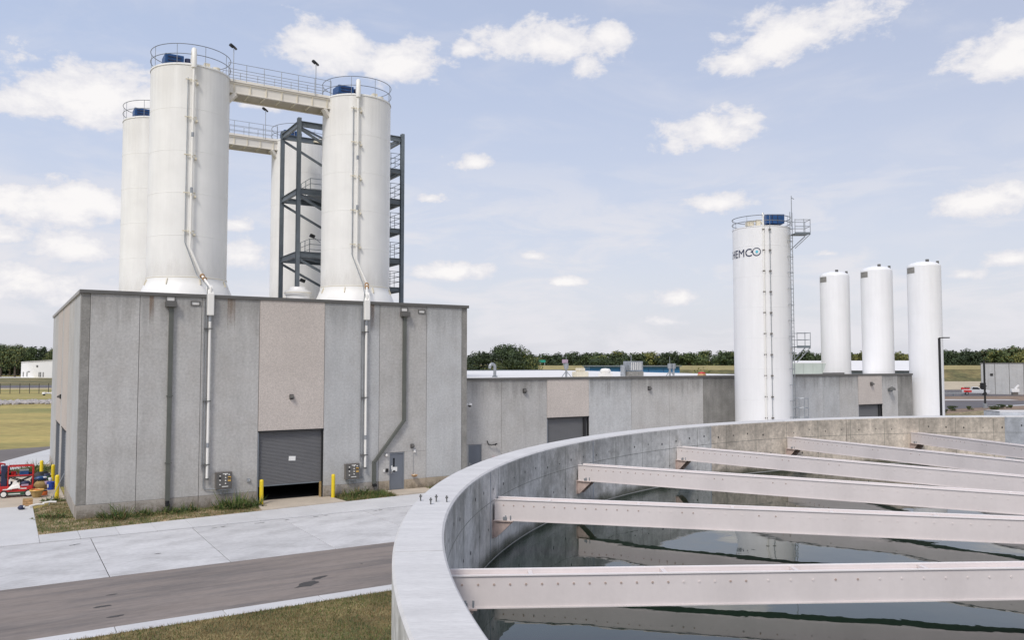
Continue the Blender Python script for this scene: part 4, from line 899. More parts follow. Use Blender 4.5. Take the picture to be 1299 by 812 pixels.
def plat(z, w=1.0):
    c = rd_*(SR+.3); e = Vector((1, 0, 0)); f_ = Vector((0, -1, 0)); c = Vector((c.x, c.y, 0))
    x0, x1, y0, y1 = c.x, c.x+w, c.y-.5, c.y+.6
    o = MB().box(x0, x1, y0, y1, z-.06, z).box(x0, x1, y0-.03, y0-.001, z-.12, z+.06).build('platform', 'greysteel', CS)
    q = MB()
    for zz in (.5, 1.0): q.tube([(x0, y0, z+zz), (x1, y0, z+zz), (x1, y1, z+zz), (x0, y1, z+zz)], .025, 6)
    for p_ in ((x0+.02, y0), (x1, y0), (x1, y1), (x0+.02, y1), ((x0+x1)/2+.1, y0)): q.tube([(*p_, z), (*p_, z+1.05)], .025, 6)
    q.build('railing', 'galv', o); q = MB()
    for y in (y0, y1): q.beam((x1, y, z-.08), (x0, y, z-1.15), .06)
    q.build('knee_brace', 'galv', o)
plat(17.3, 1.15); plat(9.75-.9, 1.0)
q = MB(); q.tube([rd_*(SR+.25)+Vector((0, 0, ZC)), rd_*(SR+.25)+Vector((0, 0, ZC+2.35))], .03, 6); q.tube([rd_*(SR+.25)+Vector((0, 0, ZC+2.2)), rd_*(SR+.25)+Vector((.2, 0, ZC+2.1))], .03, 5); q.build('mast', 'galv', CS)
q = MB()
for z in (3.0, 3.6, 4.3, 5.0):
    q.ring((rd_.x*(SR+.2)+.55, rd_.y*(SR+.2), z), .5, .025, 20)
for a in range(0, 360, 45): q.tube([(rd_.x*(SR+.2)+.55+.5*math.cos(R(a)), rd_.y*(SR+.2)+.5*math.sin(R(a)), 3.0), (rd_.x*(SR+.2)+.55+.5*math.cos(R(a)), rd_.y*(SR+.2)+.5*math.sin(R(a)), 5.0)], .018, 5)
q.build('ladder_cage', 'galv', CS)
# lettering wrapped round the shell
def wrap_text(txt, size, z, deg_right, root, m, name):
    cu = bpy.data.curves.new('t', 'FONT'); cu.body = txt; cu.size = size; cu.resolution_u = 4; cu.offset = 0
    to = bpy.data.objects.new('t', cu); S.collection.objects.link(to); dg = bpy.context.evaluated_depsgraph_get()
    me = bpy.data.meshes.new_from_object(to.evaluated_get(dg)); bpy.data.objects.remove(to)
    bm = bmesh.new(); bm.from_mesh(me); bpy.data.meshes.remove(me)
    bmesh.ops.triangulate(bm, faces=bm.faces); bmesh.ops.subdivide_edges(bm, edges=[e for e in bm.edges if e.calc_length() > .3], cuts=2)
    wmax = max(v.co.x for v in bm.verts)
    for v in bm.verts:
        a = ca(deg_right)+(v.co.x-wmax)/SR
        v.co = Vector(((SR+.03)*math.cos(a), (SR+.03)*math.sin(a), z+v.co.y))
    me = bpy.data.meshes.new(name); bm.to_mesh(me); bm.free(); me.materials.append(MAT[m]); o = bpy.data.objects.new(name, me); S.collection.objects.link(o); o.parent = root; return o
ZL = 15.55
wrap_text('CHEMC', .84, ZL+.05, -18.6, CS, 'navy', 'lettering')
def wrapped_shape(pts2, deg, z, root, m, name, k=.03):
    q = MB(); q.add([((SR+k)*math.cos(ca(deg)+x/SR), (SR+k)*math.sin(ca(deg)+x/SR), z+y) for x, y in pts2[0]], pts2[1]); return q.build(name, m, root)
n_ = 28; po = []; fo = []
for i in range(n_):
    a = 2*math.pi*i/n_-math.pi; wv = .04+.03*(1-i/n_)
    po += [(.31*math.cos(a), .31*math.sin(a)), ((.31-wv)*math.cos(a), (.31-wv)*math.sin(a))]
for i in range(n_-1): fo.append((2*i, 2*i+1, 2*i+3, 2*i+2))
po += [(-.46, .0), (-.27, .15), (-.25, -.06)]; fo.append((2*n_, 2*n_+1, 2*n_+2))
wrapped_shape((po, fo), -9.3, ZL+.36, CS, 'navy', 'logo_ring')
pd = [(0.02+.10*math.cos(a)*(1.25 if i % 2 else .75), .11*math.sin(a)*(1.25 if i % 2 else .75)) for i, a in enumerate(np.linspace(0, 2*math.pi, 13)[:-1])]
wrapped_shape((pd, [tuple(range(12))]), -9.3, ZL+.36, CS, 'cyan', 'logo_drop')

# three plain tanks
def ptank(label, x, y, zt=17.25):
    t = thing('storage_tank', label, 'tank', (x, y, 0), 0, 'three plain white tanks in a row')
    shell(t, 1.5, 0, zt-.25, 'frp', 3.1, 56)
    MB().lathe([(1.5, zt-.25), (1.45, zt-.12), (1.1, zt+.1), (.5, zt+.24), (0, zt+.28)][::-1], 56).build('dome', 'frp', t, True)
    MB().tube([(-.1, -.9, zt+.1), (-.1, -.9, zt+.36)], .16, 10).tube([(1.1, -.5, zt-.05), (1.1, -.5, zt+.25)], .13, 10).build('nozzle', 'sealant', t)
    toc_ = math.atan2(-y, -x); q = MB(); k = 10
    vs = []
    for i in range(k+1):
        a = toc_-R(74)+R(42)*i/k; vs += [((1.515)*math.cos(a), 1.515*math.sin(a), zt-.95), ((1.515)*math.cos(a), 1.515*math.sin(a), zt-.38)]
    q.add(vs, [(2*i, 2*i+2, 2*i+3, 2*i+1) for i in range(k)]); q.build('label_plate', 'labelgrey', t, label='weathered grey plate with worn print near the top')
    MB().lathe([(1.8, 0), (1.8, .25), (1.5, .26)], 32).build('pad', 'plinth', t)
ptank('leftmost plain white tank, nearest the lettered silo', 34.84, 88.23); ptank('middle plain white tank of three', 37.17, 83.29); ptank('rightmost plain white tank, beside the black lamp post', 40.05, 79.38)
# black lamp posts
def post(label, x, y, h, arm, w=.09, base=False):
    o = thing('lamp_post', label, 'lamp post', (x, y, 0), 0, 'black lamp posts'); MB().tube([(0, 0, 0), (0, 0, h)], w, 8).build('pole', 'black', o, True)
    MB().beam((0, 0, h), (arm, 0, h+.02), .12, .08).box(arm-.25, arm+.25, -.12, .12, h-.02, h+.06).build('lamp_head', 'black', o)
    if base: MB().tube([(0, 0, 0), (0, 0, .8)], .35, 14).build('pole_base', 'galv', o)
post('tall black lamp post standing against the rightmost plain tank', 34.5, 66.2, 9.65, .55, .10); post('distant black lamp post in front of the white pickup', 80.2, 139.5, 8.0, .5, .16, True)

# ============================================================ LEFT YARD CLUTTER
def yard(name, label, cat, s, t, z=.06, rz=0, group=None): return thing(name, label, cat, loc(s, t, z), TH+rz, group)
def lift(label, s, t, full=True, rz=-.1):
    o = yard('scissor_lift', label, 'lift', s, t, rz=rz)
    MB().box(-.8, .8, -.36, .36, .22, .62).build('chassis', 'red', o, bevel=.03); MB().box(-.62, .66, -.40, -.365, .12, .3).build('battery_tray', 'darkgreen', o)
    for x in (-.6, .6):
        for y in (-.40, .36):
            w = MB().tube([(x, y-.07, .2), (x, y+.07, .2)], .2, 18).build('wheel', 'tyre', o, True); MB().tube([(x, y-.085, .2), (x, y+.085, .2)], .135, 14).build('rim', 'white', w, True)
    q = MB()
    for x in (-.42, .78):
        for y in (-.3, .3): q.beam((x, y, .62), (x, y, 1.72), .085, .05)
    for z in (1.72, 1.2): q.beam((-.42, -.3, z), (.78, -.3, z), .06); q.beam((-.42, .3, z), (.78, .3, z), .06); q.beam((.78, -.3, z), (.78, .3, z), .06); q.beam((-.42, -.3, z), (-.42, .3, z), .06)
    q.build('guard_rail', 'red', o); q = MB()
    for y in (-.24, .24): q.beam((-.35, y, .65), (.7, y, 1.1), .07, .05); q.beam((.7, y, .65), (-.35, y, 1.1), .07, .05)
    q.build('scissor_arm', 'black', o)
    MB().box(-.4, .76, -.28, .28, 1.1, 1.14).build('platform', 'panelsteel', o)
    q = MB(); q.box(-.66, -.22, -.363, -.3605, .42, .48); q.box(.1, .5, -.363, -.3605, .44, .5); q.box(-.5, .2, -.405, -.401, .17, .22); q.box(-.38, -.3, -.335, -.328, .75, 1.0); q.box(-.1, 0, -.31, -.3, .66, .92); q.build('decal', 'white', o)
    MB().box(-.78, -.5, -.2, .2, .63, 1.75).build('control_mast', 'navy', o)
    return o
lift('small red scissor lift parked beside the building, loaded with tools', -2.3, 9.6)
lift('second red and dark scissor lift half out of frame at far left', -3.75, 10.9, rz=.4)
rr = random.Random(2)
def heap(name, label, cat, s, t, z, m, r=.2, sc=(1, 1, .6), rz=0, mats2=None):
    o = yard(name, label, cat, s, t, z, rz); MB().ico((0, 0, r*sc[2]*.8), r, 2, .12, sc).build('bundle', m, o, True)
    if mats2: MB().ico((r*.5, -r*.3, r*sc[2]), r*.55, 2, .15, sc).build('fold', mats2, o, True)
    return o
o = yard('tool_box', 'blue tool box resting on the red lift platform', 'tool box', -1.95, 9.5, 1.22); MB().box(-.25, .2, -.2, .2, 0, .28).build('box_body', 'bluepaint', o, bevel=.02); MB().box(-.25, .2, -.21, .21, .281, .33).build('box_lid', 'frameblue', o)
o = yard('tool_bag', 'navy and white bag lying on the red lift platform edge', 'bag', -1.9, 9.35, .65); MB().ico((0, 0, .15), .22, 2, .1, (1.2, .7, .7)).build('bag_body', 'navy', o, True); MB().box(-.2, .15, -.18, -.14, .02, .12).build('tag', 'lilac', o)
o = yard('sheet_metal', 'crumpled grey plastic sheet draped over the red lift chassis', 'sheet', -2.5, 9.25, .62); MB().add([(-.3, -.06, -.1), (.35, -.08, -.05), (.3, 0, .15), (.1, .1, .38), (-.1, .05, .1)], [(0, 1, 2, 4), (2, 3, 4)]).add([(-.3, -.02, -.1), (.35, -.04, -.05), (.3, .04, .15), (.1, .14, .38), (-.1, .09, .1)], [(4, 2, 1, 0), (4, 3, 2)]).build('sheet', 'lampwhite', o)
heap('tarp_bundle', 'dark crumpled tarpaulin stuffed inside the red lift', 'tarpaulin', -2.6, 9.7, 1.14, 'leaf_brown', .28, (1, .9, .8), mats2='lilac')
o = yard('basket', 'tan woven basket on the apron right of the red lift', 'basket', -1.35, 8.6); MB().lathe([(.2, 0), (.34, .36), (.38, .38), (.36, .42), (.32, .38), (.19, .05)][::-1], 18).build('basket_body', 'wood', o, True); MB().ring((0, 0, .41), .35, .03, 18).build('basket_rim', 'yellowlight', o); MB().ico((0, 0, .36), .24, 1, .2, (1, 1, .5)).build('contents', 'orange', o)
o = yard('wooden_crate', 'small brown crate at the edge of the pale path', 'crate', -1.85, 5.75); MB().box(-.22, .22, -.2, .2, 0, .36).build('crate_body', 'wood', o); q = MB(); [q.box(-.235, .235, -.215, -.201, z, z+.09) for z in (.02, .14, .26)]; q.build('slat', 'rusty', o)
o = yard('bucket', 'blue bucket standing between the yellow bollards', 'bucket', -.55, 11.4); MB().lathe([(.0, .0), (.17, 0), (.21, .45), (.19, .45), (.15, .03)][::-1], 18).build('bucket_body', 'bluebucket', o, True); MB().box(-.2, -.12, -.2, -.17, .15, .35).build('bucket_label', 'white', o); MB().ring((0, 0, .45), .21, .015, 18).build('bucket_rim', 'bluebucket', o)
for lb, s, t, z, m, m2, r, sc in (('bundle with a blue bag on top, between red lift and bollards', -1.0, 11.9, .06, 'wood', 'lilac', .42, (1, .8, .8)), ('bright blue bag on top of the tan bundle', -1.05, 11.8, .62, 'bluepaint', 'white', .28, (1.2, .8, .5)), ('red bag on the ground right of the blue bag', -.6, 12.0, .06, 'red', 'orange', .26, (1.3, .8, .8)), ('dark green bag between the blue and the red one', -.75, 12.4, .06, 'darkgreen', 'white', .35, (.8, .8, 1.2)), ('black folded tarp behind the bags', -1.0, 13.0, .06, 'black', 'navy', .5, (1.1, .7, 1.1)), ('small dark blue rag at the corner of the pale path', -2.15, 4.5, .06, 'navy', 'lampwhite', .17, (1, 1, .8))):
    heap('bag', lb, 'bag', s, t, z, m, r, sc, mats2=m2)
q = MB().tube([(-.75, -.25, .9), (.35, .1, .05), (.3, .5, 0)][:2], .0, 3)
for k, (lb, s, t, L, a) in enumerate((('white plastic pipe length lying in the grass, nearer one', -1.45, 4.9, .7, .25), ('white plastic pipe length lying in the grass, farther one', -.85, 5.5, .65, -.2))):
    o = MB().tube([(-L/2, 0, .1), (0, .05, .14), (L/2, .05, .12)], .055, 8).build('plastic_pipe', 'lampwhite'); o.location = loc(s, t, .05); o.rotation_euler = (0, 0, TH+a); tag(o, lb, 'pipe')
o = MB().tube([(-.6, -1.9, -.02), (.25, .3, 1.45)], .02, 8).build('white_pole', 'galv'); o.location = loc(-.3, 7.2, .06); o.rotation_euler = (0, 0, TH); tag(o, 'long thin white pole leaning beside the nearest left bollard', 'pole')

rr = random.Random(31)
for lb, s, t, z, m1, m2 in (('coil of black hose on the red lift platform', -2.75, 9.5, 1.15, 'black', 'tyre'), ('red petrol can on the ground left of the bright blue bag', -1.5, 11.2, .06, 'red', 'black'), ('small orange reel beside the tan basket', -.95, 9.3, .06, 'orange', 'black'), ('green spray can case at the back of the red lift', -2.0, 10.1, .62, 'darkgreen', 'white')):
    o = yard('tool', lb, 'tool', s, t, z); MB().tube([(0, 0, 0), (0, 0, .22)], .16, 12).build('tool_body', m1, o, True); MB().ring((0, 0, .25), .11, .03, 14).build('tool_handle', m2, o)
for k in range(9):
    o = MB().box(-.12, .12, -.05, .05, 0, rr.uniform(.1, .3)).ico((.05, 0, .1), .1, 1, .3).build('tool', rr.choice(['lampwhite', 'navy', 'wood', 'red', 'panelsteel', 'black'])); o.location = loc(-2.3+rr.uniform(-.6, .6), 9.6+rr.uniform(-.2, .2), 1.2 if k < 5 else .68); o.rotation_euler = (0, 0, rr.uniform(0, 3)); tag(o, 'small loose hand tool lying on the red scissor lift', 'tool', 'loose tools on the red lift')
# ============================================================ GRASS + WEEDS
def blades(name, areas, dens, hmin, hmax, w, seed, mats, probs, z0, keep=None, patchy=0):
    rg = np.random.default_rng(seed); vs = []; mi = []
    for (s0, s1, t0, t1) in areas:
        n_ = int((s1-s0)*(t1-t0)*dens); s = rg.uniform(s0, s1, n_); t = rg.uniform(t0, t1, n_)
        k = np.ones(n_, bool)
        if keep is not None: k &= keep(s, t)
        if patchy:
            f_ = np.sin(s*1.7+np.sin(t*2.1)*1.3)*np.cos(t*1.9+s*.6)+.5*np.sin(s*4.1+t*3.3); k &= rg.uniform(-1.2, 1.2, n_) < f_*patchy+.3
        s, t = s[k], t[k]; n_ = len(s)
        h = rg.uniform(hmin, hmax, n_); a = rg.uniform(0, np.pi, n_); lx, ly = rg.normal(0, .35, (2, n_))*h
        X = A0.x+U.x*s+V.x*t; Y = A0.y+U.y*s+V.y*t
        dx, dy = np.cos(a)*w, np.sin(a)*w; z = np.full(n_, z0)
        tri = np.stack([np.stack([X-dx, Y-dy, z], 1), np.stack([X+dx, Y+dy, z], 1), np.stack([X+lx, Y+ly, z+h], 1)], 1); vs.append(tri.reshape(-1, 3))
        g_ = np.sin(s*.9+t*.5)*np.sin(t*1.1-s*.3)*.28
        p0 = np.clip(probs[0]+g_, .02, .95); u_ = rg.uniform(0, 1, n_); mi.append(np.where(u_ < p0, 0, np.where(u_ < p0+(1-p0)*probs[1]/(probs[1]+probs[2]), 1, 2)))
    v = np.concatenate(vs); mi = np.concatenate(mi); n_ = len(mi)
    me = bpy.data.meshes.new(name); me.vertices.add(n_*3); me.vertices.foreach_set('co', v.astype(np.float32).ravel()); me.loops.add(n_*3); me.loops.foreach_set('vertex_index', np.arange(n_*3, dtype=np.int32)); me.polygons.add(n_); me.polygons.foreach_set('loop_start', np.arange(0, n_*3, 3, dtype=np.int32)); me.polygons.foreach_set('loop_total', np.full(n_, 3, np.int32))
    for m in mats: me.materials.append(MAT[m])
    me.polygons.foreach_set('material_index', mi.astype(np.int32)); me.update(); me.validate()
    o = bpy.data.objects.new(name, me); S.collection.objects.link(o); return o
def near_ok(s, t):
    X = A0.x+U.x*s+V.x*t; Y = A0.y+U.y*s+V.y*t
    return ((X-TC.x)**2+(Y-TC.y)**2 > (RO+.1)**2) & (Y > 14)
o = blades('grass', [(-6, 14, -30, -19.44)], 700, .03, .10, .009, 1, ['blade_green', 'blade_dry', 'blade_dark'], (.22, .7, .10), .043, near_ok); tag(o, 'short patchy brown and green grass beyond the kerb at lower left', 'grass', kind='stuff')
def bedk(s, t): return (t > -3.05+.085*s) & ((s > 0) | (t < 4.3+1.7*(s+1.6)) )& ~((s > 0) & (t > -.02))
o = blades('grass', [(-1.6, 8.2, -3.3, 5.5)], 210, .04, .15, .012, 2, ['blade_green', 'blade_dry', 'blade_dark'], (.35, .6, .12), .048, bedk); tag(o, 'rough grass and dry stalks in the bed below the tall building', 'grass', kind='stuff')
o = blades('grass', [(12.9, 16.0, -1.9, -.05), (18.6, 23.8, -1.3, -.05)], 500, .08, .28, .013, 3, ['blade_green', 'blade_dry', 'blade_dark'], (.55, .4, .25), .048, lambda s, t: t > -3.05+.085*s); tag(o, 'tall grass in the beds either side of the blue door', 'grass', kind='stuff')
def weed(label, s, t, r, h, n_=260, seed=0, m=('blade_green', 'blade_dark', 'blade_dry'), leafy=True):
    rg = random.Random(seed+50); o = thing('weed_clump', label, 'weeds', loc(s, t, .05), 0, 'weeds growing along the wall')
    q = MB()
    for i in range(n_):
        a = rg.uniform(0, 6.28); d_ = r*1.25*rg.random()**.6*(1+.3*math.sin(3*a+seed)); x, y = d_*math.cos(a)*1.2, d_*math.sin(a)*.8; hh = h*(1-.6*(d_/r)**2)*(rg.uniform(.2, .8) if rg.random() < .88 else rg.uniform(.9, 1.45))
        q.cur = 0 if rg.random() < .5 else (1 if rg.random() < .7 else 2)
        b = rg.uniform(0, 3.14); w = rg.uniform(.012, .03)
        ln = Vector((rg.gauss(0, .35)*hh+x*.3, rg.gauss(0, .35)*hh+y*.3, hh))
        p = Vector((x, y, 0)); dv = Vector((math.cos(b)*w, math.sin(b)*w, 0))
        q.add([p-dv*.4, p+dv*.4, p+ln*.55+dv, p+ln, p+ln*.55-dv], [(0, 1, 2, 4), (4, 2, 3)])
        if leafy:
            for k in range(2):
                c = p+ln*rg.uniform(.3, 1); e = rg.uniform(0, 6.28); L = rg.uniform(.04, .10); dd = Vector((math.cos(e)*L, math.sin(e)*L, rg.uniform(-.02, .05))); sd2 = Vector((-math.sin(e)*L*.4, math.cos(e)*L*.4, 0))
                q.add([c, c+dd*.5+sd2, c+dd, c+dd*.5-sd2], [(0, 1, 2, 3)])
    q.build('leaves', list(m), o); return o
weed('dark spiky weed clump near the left corner of the tall building', 1.75, -.75, .75, .62, 420, 1)
weed('big dark green weed against the wall left of the roller door', 7.35, -.9, .55, .85, 420, 2)
weed('sprawling weeds beside the left yellow bollard', 8.1, -.7, .55, .6, 300, 3)
weed('low weed tuft under the downspout', 4.1, -.5, .5, .4, 200, 4); weed('low weed tuft left of the downspout', 3.0, -.45, .45, .38, 180, 5); weed('tall thin weed below the left control box', 6.7, -.6, .35, .7, 160, 6); weed('weed tuft right of the downspout by the wall', 5.1, -.5, .5, .42, 180, 7)
weed('dark broad weed in the bed right of the roller door', 13.7, -.9, .5, .55, 320, 8); weed('yellowish weeds against the wall under the right control box', 14.6, -.55, .55, .55, 280, 9); weed('weeds by the path left of the blue door', 15.5, -1.2, .45, .35, 200, 10)
weed('weeds between blue door and tank rim', 20.0, -.8, .7, .45, 260, 11); weed('leafy weeds at the far corner beyond the left bollards', -1.6, 20.5, 1.3, .7, 520, 12); weed('weeds at the foot of the nearest left bollard', -.6, 6.6, .5, .3, 160, 13); weed('weeds on the corner by the pale path', -.9, 1.2, .6, .3, 200, 14); weed('weed patch by the far left corner planting', -.9, 22.5, .9, .7, 300, 15)

# ============================================================ LANDSCAPE
def flat(name, pts, z, m): return sheet(name, pts, z, m)
# left: lawn, road, fence, riprap, white building
flat('road', [(-420, 205), (-60, 270), (-60, 300), (-420, 245)], .03, 'asphalt_far'); flat('verge', [(-420, 196), (-60, 258), (-60, 268), (-420, 203)], .02, 'pale_dirt')
flat('road', [(-420, 400), (-60, 470), (-60, 500), (-420, 440)], .03, 'roofwhite')
flat('meadow', [(-420, 247), (-60, 302), (-60, 466), (-420, 396)], .02, 'levee')
flat('meadow', [(-420, 505), (-60, 510), (-60, 900), (-420, 900)], .02, 'levee')
rg = random.Random(5); q = MB()
for i in range(420):
    f_ = rg.random(); x = -99+f_*11+rg.gauss(0, 1.2); y = 154+f_*5+rg.gauss(0, 3); q.ico((x, y, .15), rg.uniform(.25, .75), 1, .25, (1, 1, .6))
o = q.build('rocks', 'rock'); tag(o, 'pale riprap stones on the grass at far left', 'rocks', kind='stuff')
fn = thing('wire_fence', 'dark thin wire fence with posts across the far left field', 'fence', (-126.7, 203.6, 0), math.atan2(17, 6)-.9)
fa = math.atan2(17, 42); fn.rotation_euler = (0, 0, fa)
fp = MB().tube([(0, 0, 0), (0, 0, 2.6)], .085, 5).build('fence_post', 'fence', fn)
for i in range(-6, 22):
    o = fp if i == 0 else share(fp); o.location = (i*2.1, 0, 0)
q = MB()
for z in (.3, .9, 1.5, 2.1, 2.5): q.beam((-16, 0, z), (55, 0, z), .03, .03)
q.build('fence_wire', 'fence', fn)
wb = thing('white_shed', 'white flat sided shed behind the far left field', 'building', (-263, 440, 0), math.atan2(-14, 22))
MB().box(0, 60, 0, 30, 0, 8.2).build('wall', 'white', wb); MB().add([(-.5, -.5, 8.2), (60, -.5, 10.4), (60, 30, 10.4), (-.5, 30, 8.2)], [(0, 1, 2, 3)]).box(0, 60, -.05, 0, 8.2, 8.4).build('roof', 'roofwhite', wb); MB().prism([(0, .01), (60, .01), (60, 29.9), (0, 29.9)], 8.2, 8.21).add([(0, .0, 8.2), (60, 0, 8.2), (60, 0, 10.4), (0, 0, 8.4)], [(0, 1, 2, 3)]).build('gable', 'white', wb)
q = MB(); [q.box(x, x+.6, -.2, -.05, 0.5, 3.0) for x in (2.2, 6, 18, 19.5, 22)]; q.box(15.5, 17, -.2, -.05, 5.6, 6.6); q.box(7, 9, -.2, -.05, 3.0, 3.4); q.build('opening', 'sealant', wb)
# levee bank on the right and centre
lv_ = MB(); pts = [(-40, 330), (90, 315), (187, 345), (330, 330), (900, 300)]
top = []
for x, y in pts: lv_.v += [(x, y, 0), (x+3, y+26, 6.6), (x+4, y+34, 6.6), (x+8, y+60, 0)]
for i in range(len(pts)-1):
    for j in range(3): lv_.f.append((i*4+j, (i+1)*4+j, (i+1)*4+j+1, i*4+j+1)); lv_.m.append(0)
o = lv_.build('levee', 'levee'); o['kind'] = 'structure'
q = MB()
for x, y in pts: q.v += [(x+2.2, y+19, 4.85), (x+3, y+26, 6.62), (x+4, y+34, 6.62)]
for i in range(len(pts)-1):
    for j in range(2): q.f.append((i*3+j, (i+1)*3+j, (i+1)*3+j+1, i*3+j+1)); q.m.append(0)
o = q.build('levee_crest', 'leveetop'); o.location = (0, -.08, .03); o['kind'] = 'structure'
# right yard
flat('yard', [(60, 120), (75, 132), (190, 165), (190, 300), (95, 262)], .02, 'dirt')
flat('verge', [(40, 75), (90, 80), (200, 130), (200, 165), (92, 145), (70, 131), (45, 100)], .015, 'mulch')
flat('road', [(70, 134), (95, 150.5), (190, 158), (190, 180), (104, 166.5), (88, 166), (70, 155)], .04, 'asphalt_far')
flat('kerb_line', [(70, 158), (86, 168), (104, 168.5), (104, 172), (84, 173), (70, 162)], .05, 'drive')
flat('kerb_line', [(86, 144.5), (96, 149.5), (190, 156), (190, 157.5), (95, 151), (84, 145.5)], .05, 'drive')
flat('parking_lot', [(80, 185), (125, 192), (118, 206), (140, 235), (100, 235)], .04, 'asphalt_far'); flat('verge', [(98, 234), (180, 240), (330, 335), (187, 352), (90, 322)], .03, 'pale_dirt')
gb = thing('grey_building', 'grey ribbed panel building at the right edge, behind the pickup', 'building', (116.2, 203.6, 0), R(-33))
for k in range(20): MB().box(k*3+.05, k*3+2.95, 0, .3, 0, 7.55).build('wall_panel', 'precast_blue', gb)
MB().box(-.05, 60.1, .31, 22, 0, 7.45).build('core', 'precast_dark', gb); MB().box(-.15, 60.2, -.1, .4, 7.56, 7.75).build('coping', 'bronze', gb); MB().box(2.0, 2.6, -.2, -.01, 4.6, 5.1).build('wall_light', 'black', gb)
# pickup
pk = thing('pickup_truck', 'white pickup truck with red gear in its bed, parked at the right', 'pickup', (110.6, 196.2, 0.05), -.42)
def extr(prof, y0, y1):
    n_ = len(prof); q = MB(); q.add([(x, y0, z) for x, z in prof]+[(x, y1, z) for x, z in prof], [tuple(range(n_)), tuple(range(2*n_-1, n_-1, -1))]+[(i+1 if i+1 < n_ else 0, i, n_+i, n_+(i+1)%n_) for i in range(n_)]); return q
extr([(-2.9, .5), (2.75, .45), (2.9, .75), (2.85, 1.15), (1.35, 1.28), (-.9, 1.3), (-2.9, 1.3)], -.95, .95).build('body', 'silver', pk, bevel=.05)
extr([(-1.0, 1.31), (1.2, 1.29), (.5, 1.92), (-.75, 1.95)], -.82, .82).build('cab', 'silver', pk, bevel=.05); q = extr([(-.8, 1.36), (.95, 1.34), (.42, 1.84), (-.66, 1.86)], -.835, .835); q.build('side_window', 'glass', pk); MB().add([(1.14, -.72, 1.36), (1.14, .72, 1.36), (.58, .68, 1.88), (.58, -.68, 1.88)], [(0, 1, 2, 3)]).build('windscreen', 'glass', pk)
for x in (-1.9, 1.85):
    for y in (-.97, .83): w = MB().tube([(x, y-.02, .4), (x, y+.16, .4)], .4, 18).build('wheel', 'tyre', pk, True); MB().tube([(x, y-.03, .4), (x, y+.17, .4)], .22, 12).build('rim', 'chrome', w, True)
MB().box(2.86, 2.93, -.8, .8, .62, 1.0).build('grille', 'black', pk); MB().box(2.85, 2.92, -.93, -.81, .85, 1.05).build('headlight', 'lampwhite', pk); MB().box(2.85, 2.92, .81, .93, .85, 1.05).build('headlight', 'lampwhite', pk)
MB().box(-2.6, -.9, -.957, -.951, .65, 1.15).build('door_stripe', 'red', pk)
o = thing('toolbox', 'red and orange gear piled in the bed of the white pickup', 'gear', (109.2, 197.2, 1.35), 0); MB().box(-1.2, .3, -.5, .5, 0, .3).ico((-1.2, 0, .2), .4, 1, .2).build('gear_pile', 'red', o); MB().box(-.6, .5, -.3, .3, .31, .55).build('gear_box', 'panelsteel', o)
o = thing('machine', 'small white machine standing against the grey building', 'machine', (118.9, 194.3, .05), 0); MB().box(-1, .8, -.4, .4, .7, 1.5).build('machine_body', 'white', o, bevel=.1); MB().beam((0, 0, 1.5), (.8, 0, 2.4), .4, .3).build('machine_arm', 'white', o); MB().box(-.8, .5, -.3, .3, 0, .7).build('machine_base', 'panelsteel', o)
o = thing('black_machine', 'black upright machine behind the distant lamp post', 'machine', (113.3, 197.8, 0), 0); MB().box(-.5, .5, -.4, .4, 1.2, 2.9).box(-.8, .8, -.3, .3, 2.0, 2.2).tube([(0, 0, 0), (0, 0, 1.2)], .2, 8).build('machine_body', 'black', o)
o = thing('barrier_rail', 'low grey barrier rail left of the pickup', 'barrier', (101, 189.5, 0), .1); [MB().box(x, x+.2, -.1, .1, 0, .9).build('barrier_post', 'greysteel', o) for x in np.arange(-6, 3, 2.2)]; MB().box(-6, 3, -.13, -.1, .55, .95).build('rail', 'galv', o)
# metal roofs glimpsed between the tanks; blue roofed building
o = thing('metal_shed', 'white metal roofed shed glimpsed between the plain tanks', 'building', (48, 112, 0), -.25)
MB().box(-9, 9, 0, 22, 0, 6.6).build('wall', 'greysteel', o); MB().add([(-9.3, -.3, 6.62), (9.3, -.3, 6.62), (9.3, 11, 8.0), (-9.3, 11, 8.0), (-9.3, 22.3, 6.62), (9.3, 22.3, 6.62)], [(0, 1, 2, 3), (3, 2, 5, 4)]).build('roof', 'roofwhite', o); MB().add([(-9.3, -.3, 6.6), (9.3, -.3, 6.6), (9.3, 11, 7.98), (-9.3, 11, 7.98)], [(3, 2, 1, 0)]).build('soffit', 'greysteel', o)
o = thing('blue_building', 'long low bright blue building beyond the low roof', 'building', (15.9, 168, 0), 0); MB().box(0, 18.4, 0, 14, 0, 6.9).build('wall', 'farblue', o); MB().box(-.3, 18.7, -.6, 14.6, 6.91, 7.1).build('roof', 'greysteel', o); q = MB(); [q.box(x, x+.12, -.05, -.01, 0, 6.5) for x in np.arange(3, 18, 3)]; q.build('rib', 'bluepaint', o)
for lb, x, y, z, w, h, m in (('distant green road sign among the trees', 14.5, 395, 8.6, 3.2, 1.2, 'signgreen'), ('distant pale billboard among the trees', 25.5, 395, 8.6, 2.8, 1.7, 'lilac')):
    o = thing('road_sign', lb, 'sign', (x, y, 0), 0); MB().box(-w/2, w/2, -.1, .1, z-h/2, z+h/2).build('sign_board', m, o); MB().box(-w/3, -w/3+.3, -.05, .05, 0, z).box(w/3, w/3+.3, -.05, .05, 0, z).build('sign_post', 'galv', o)

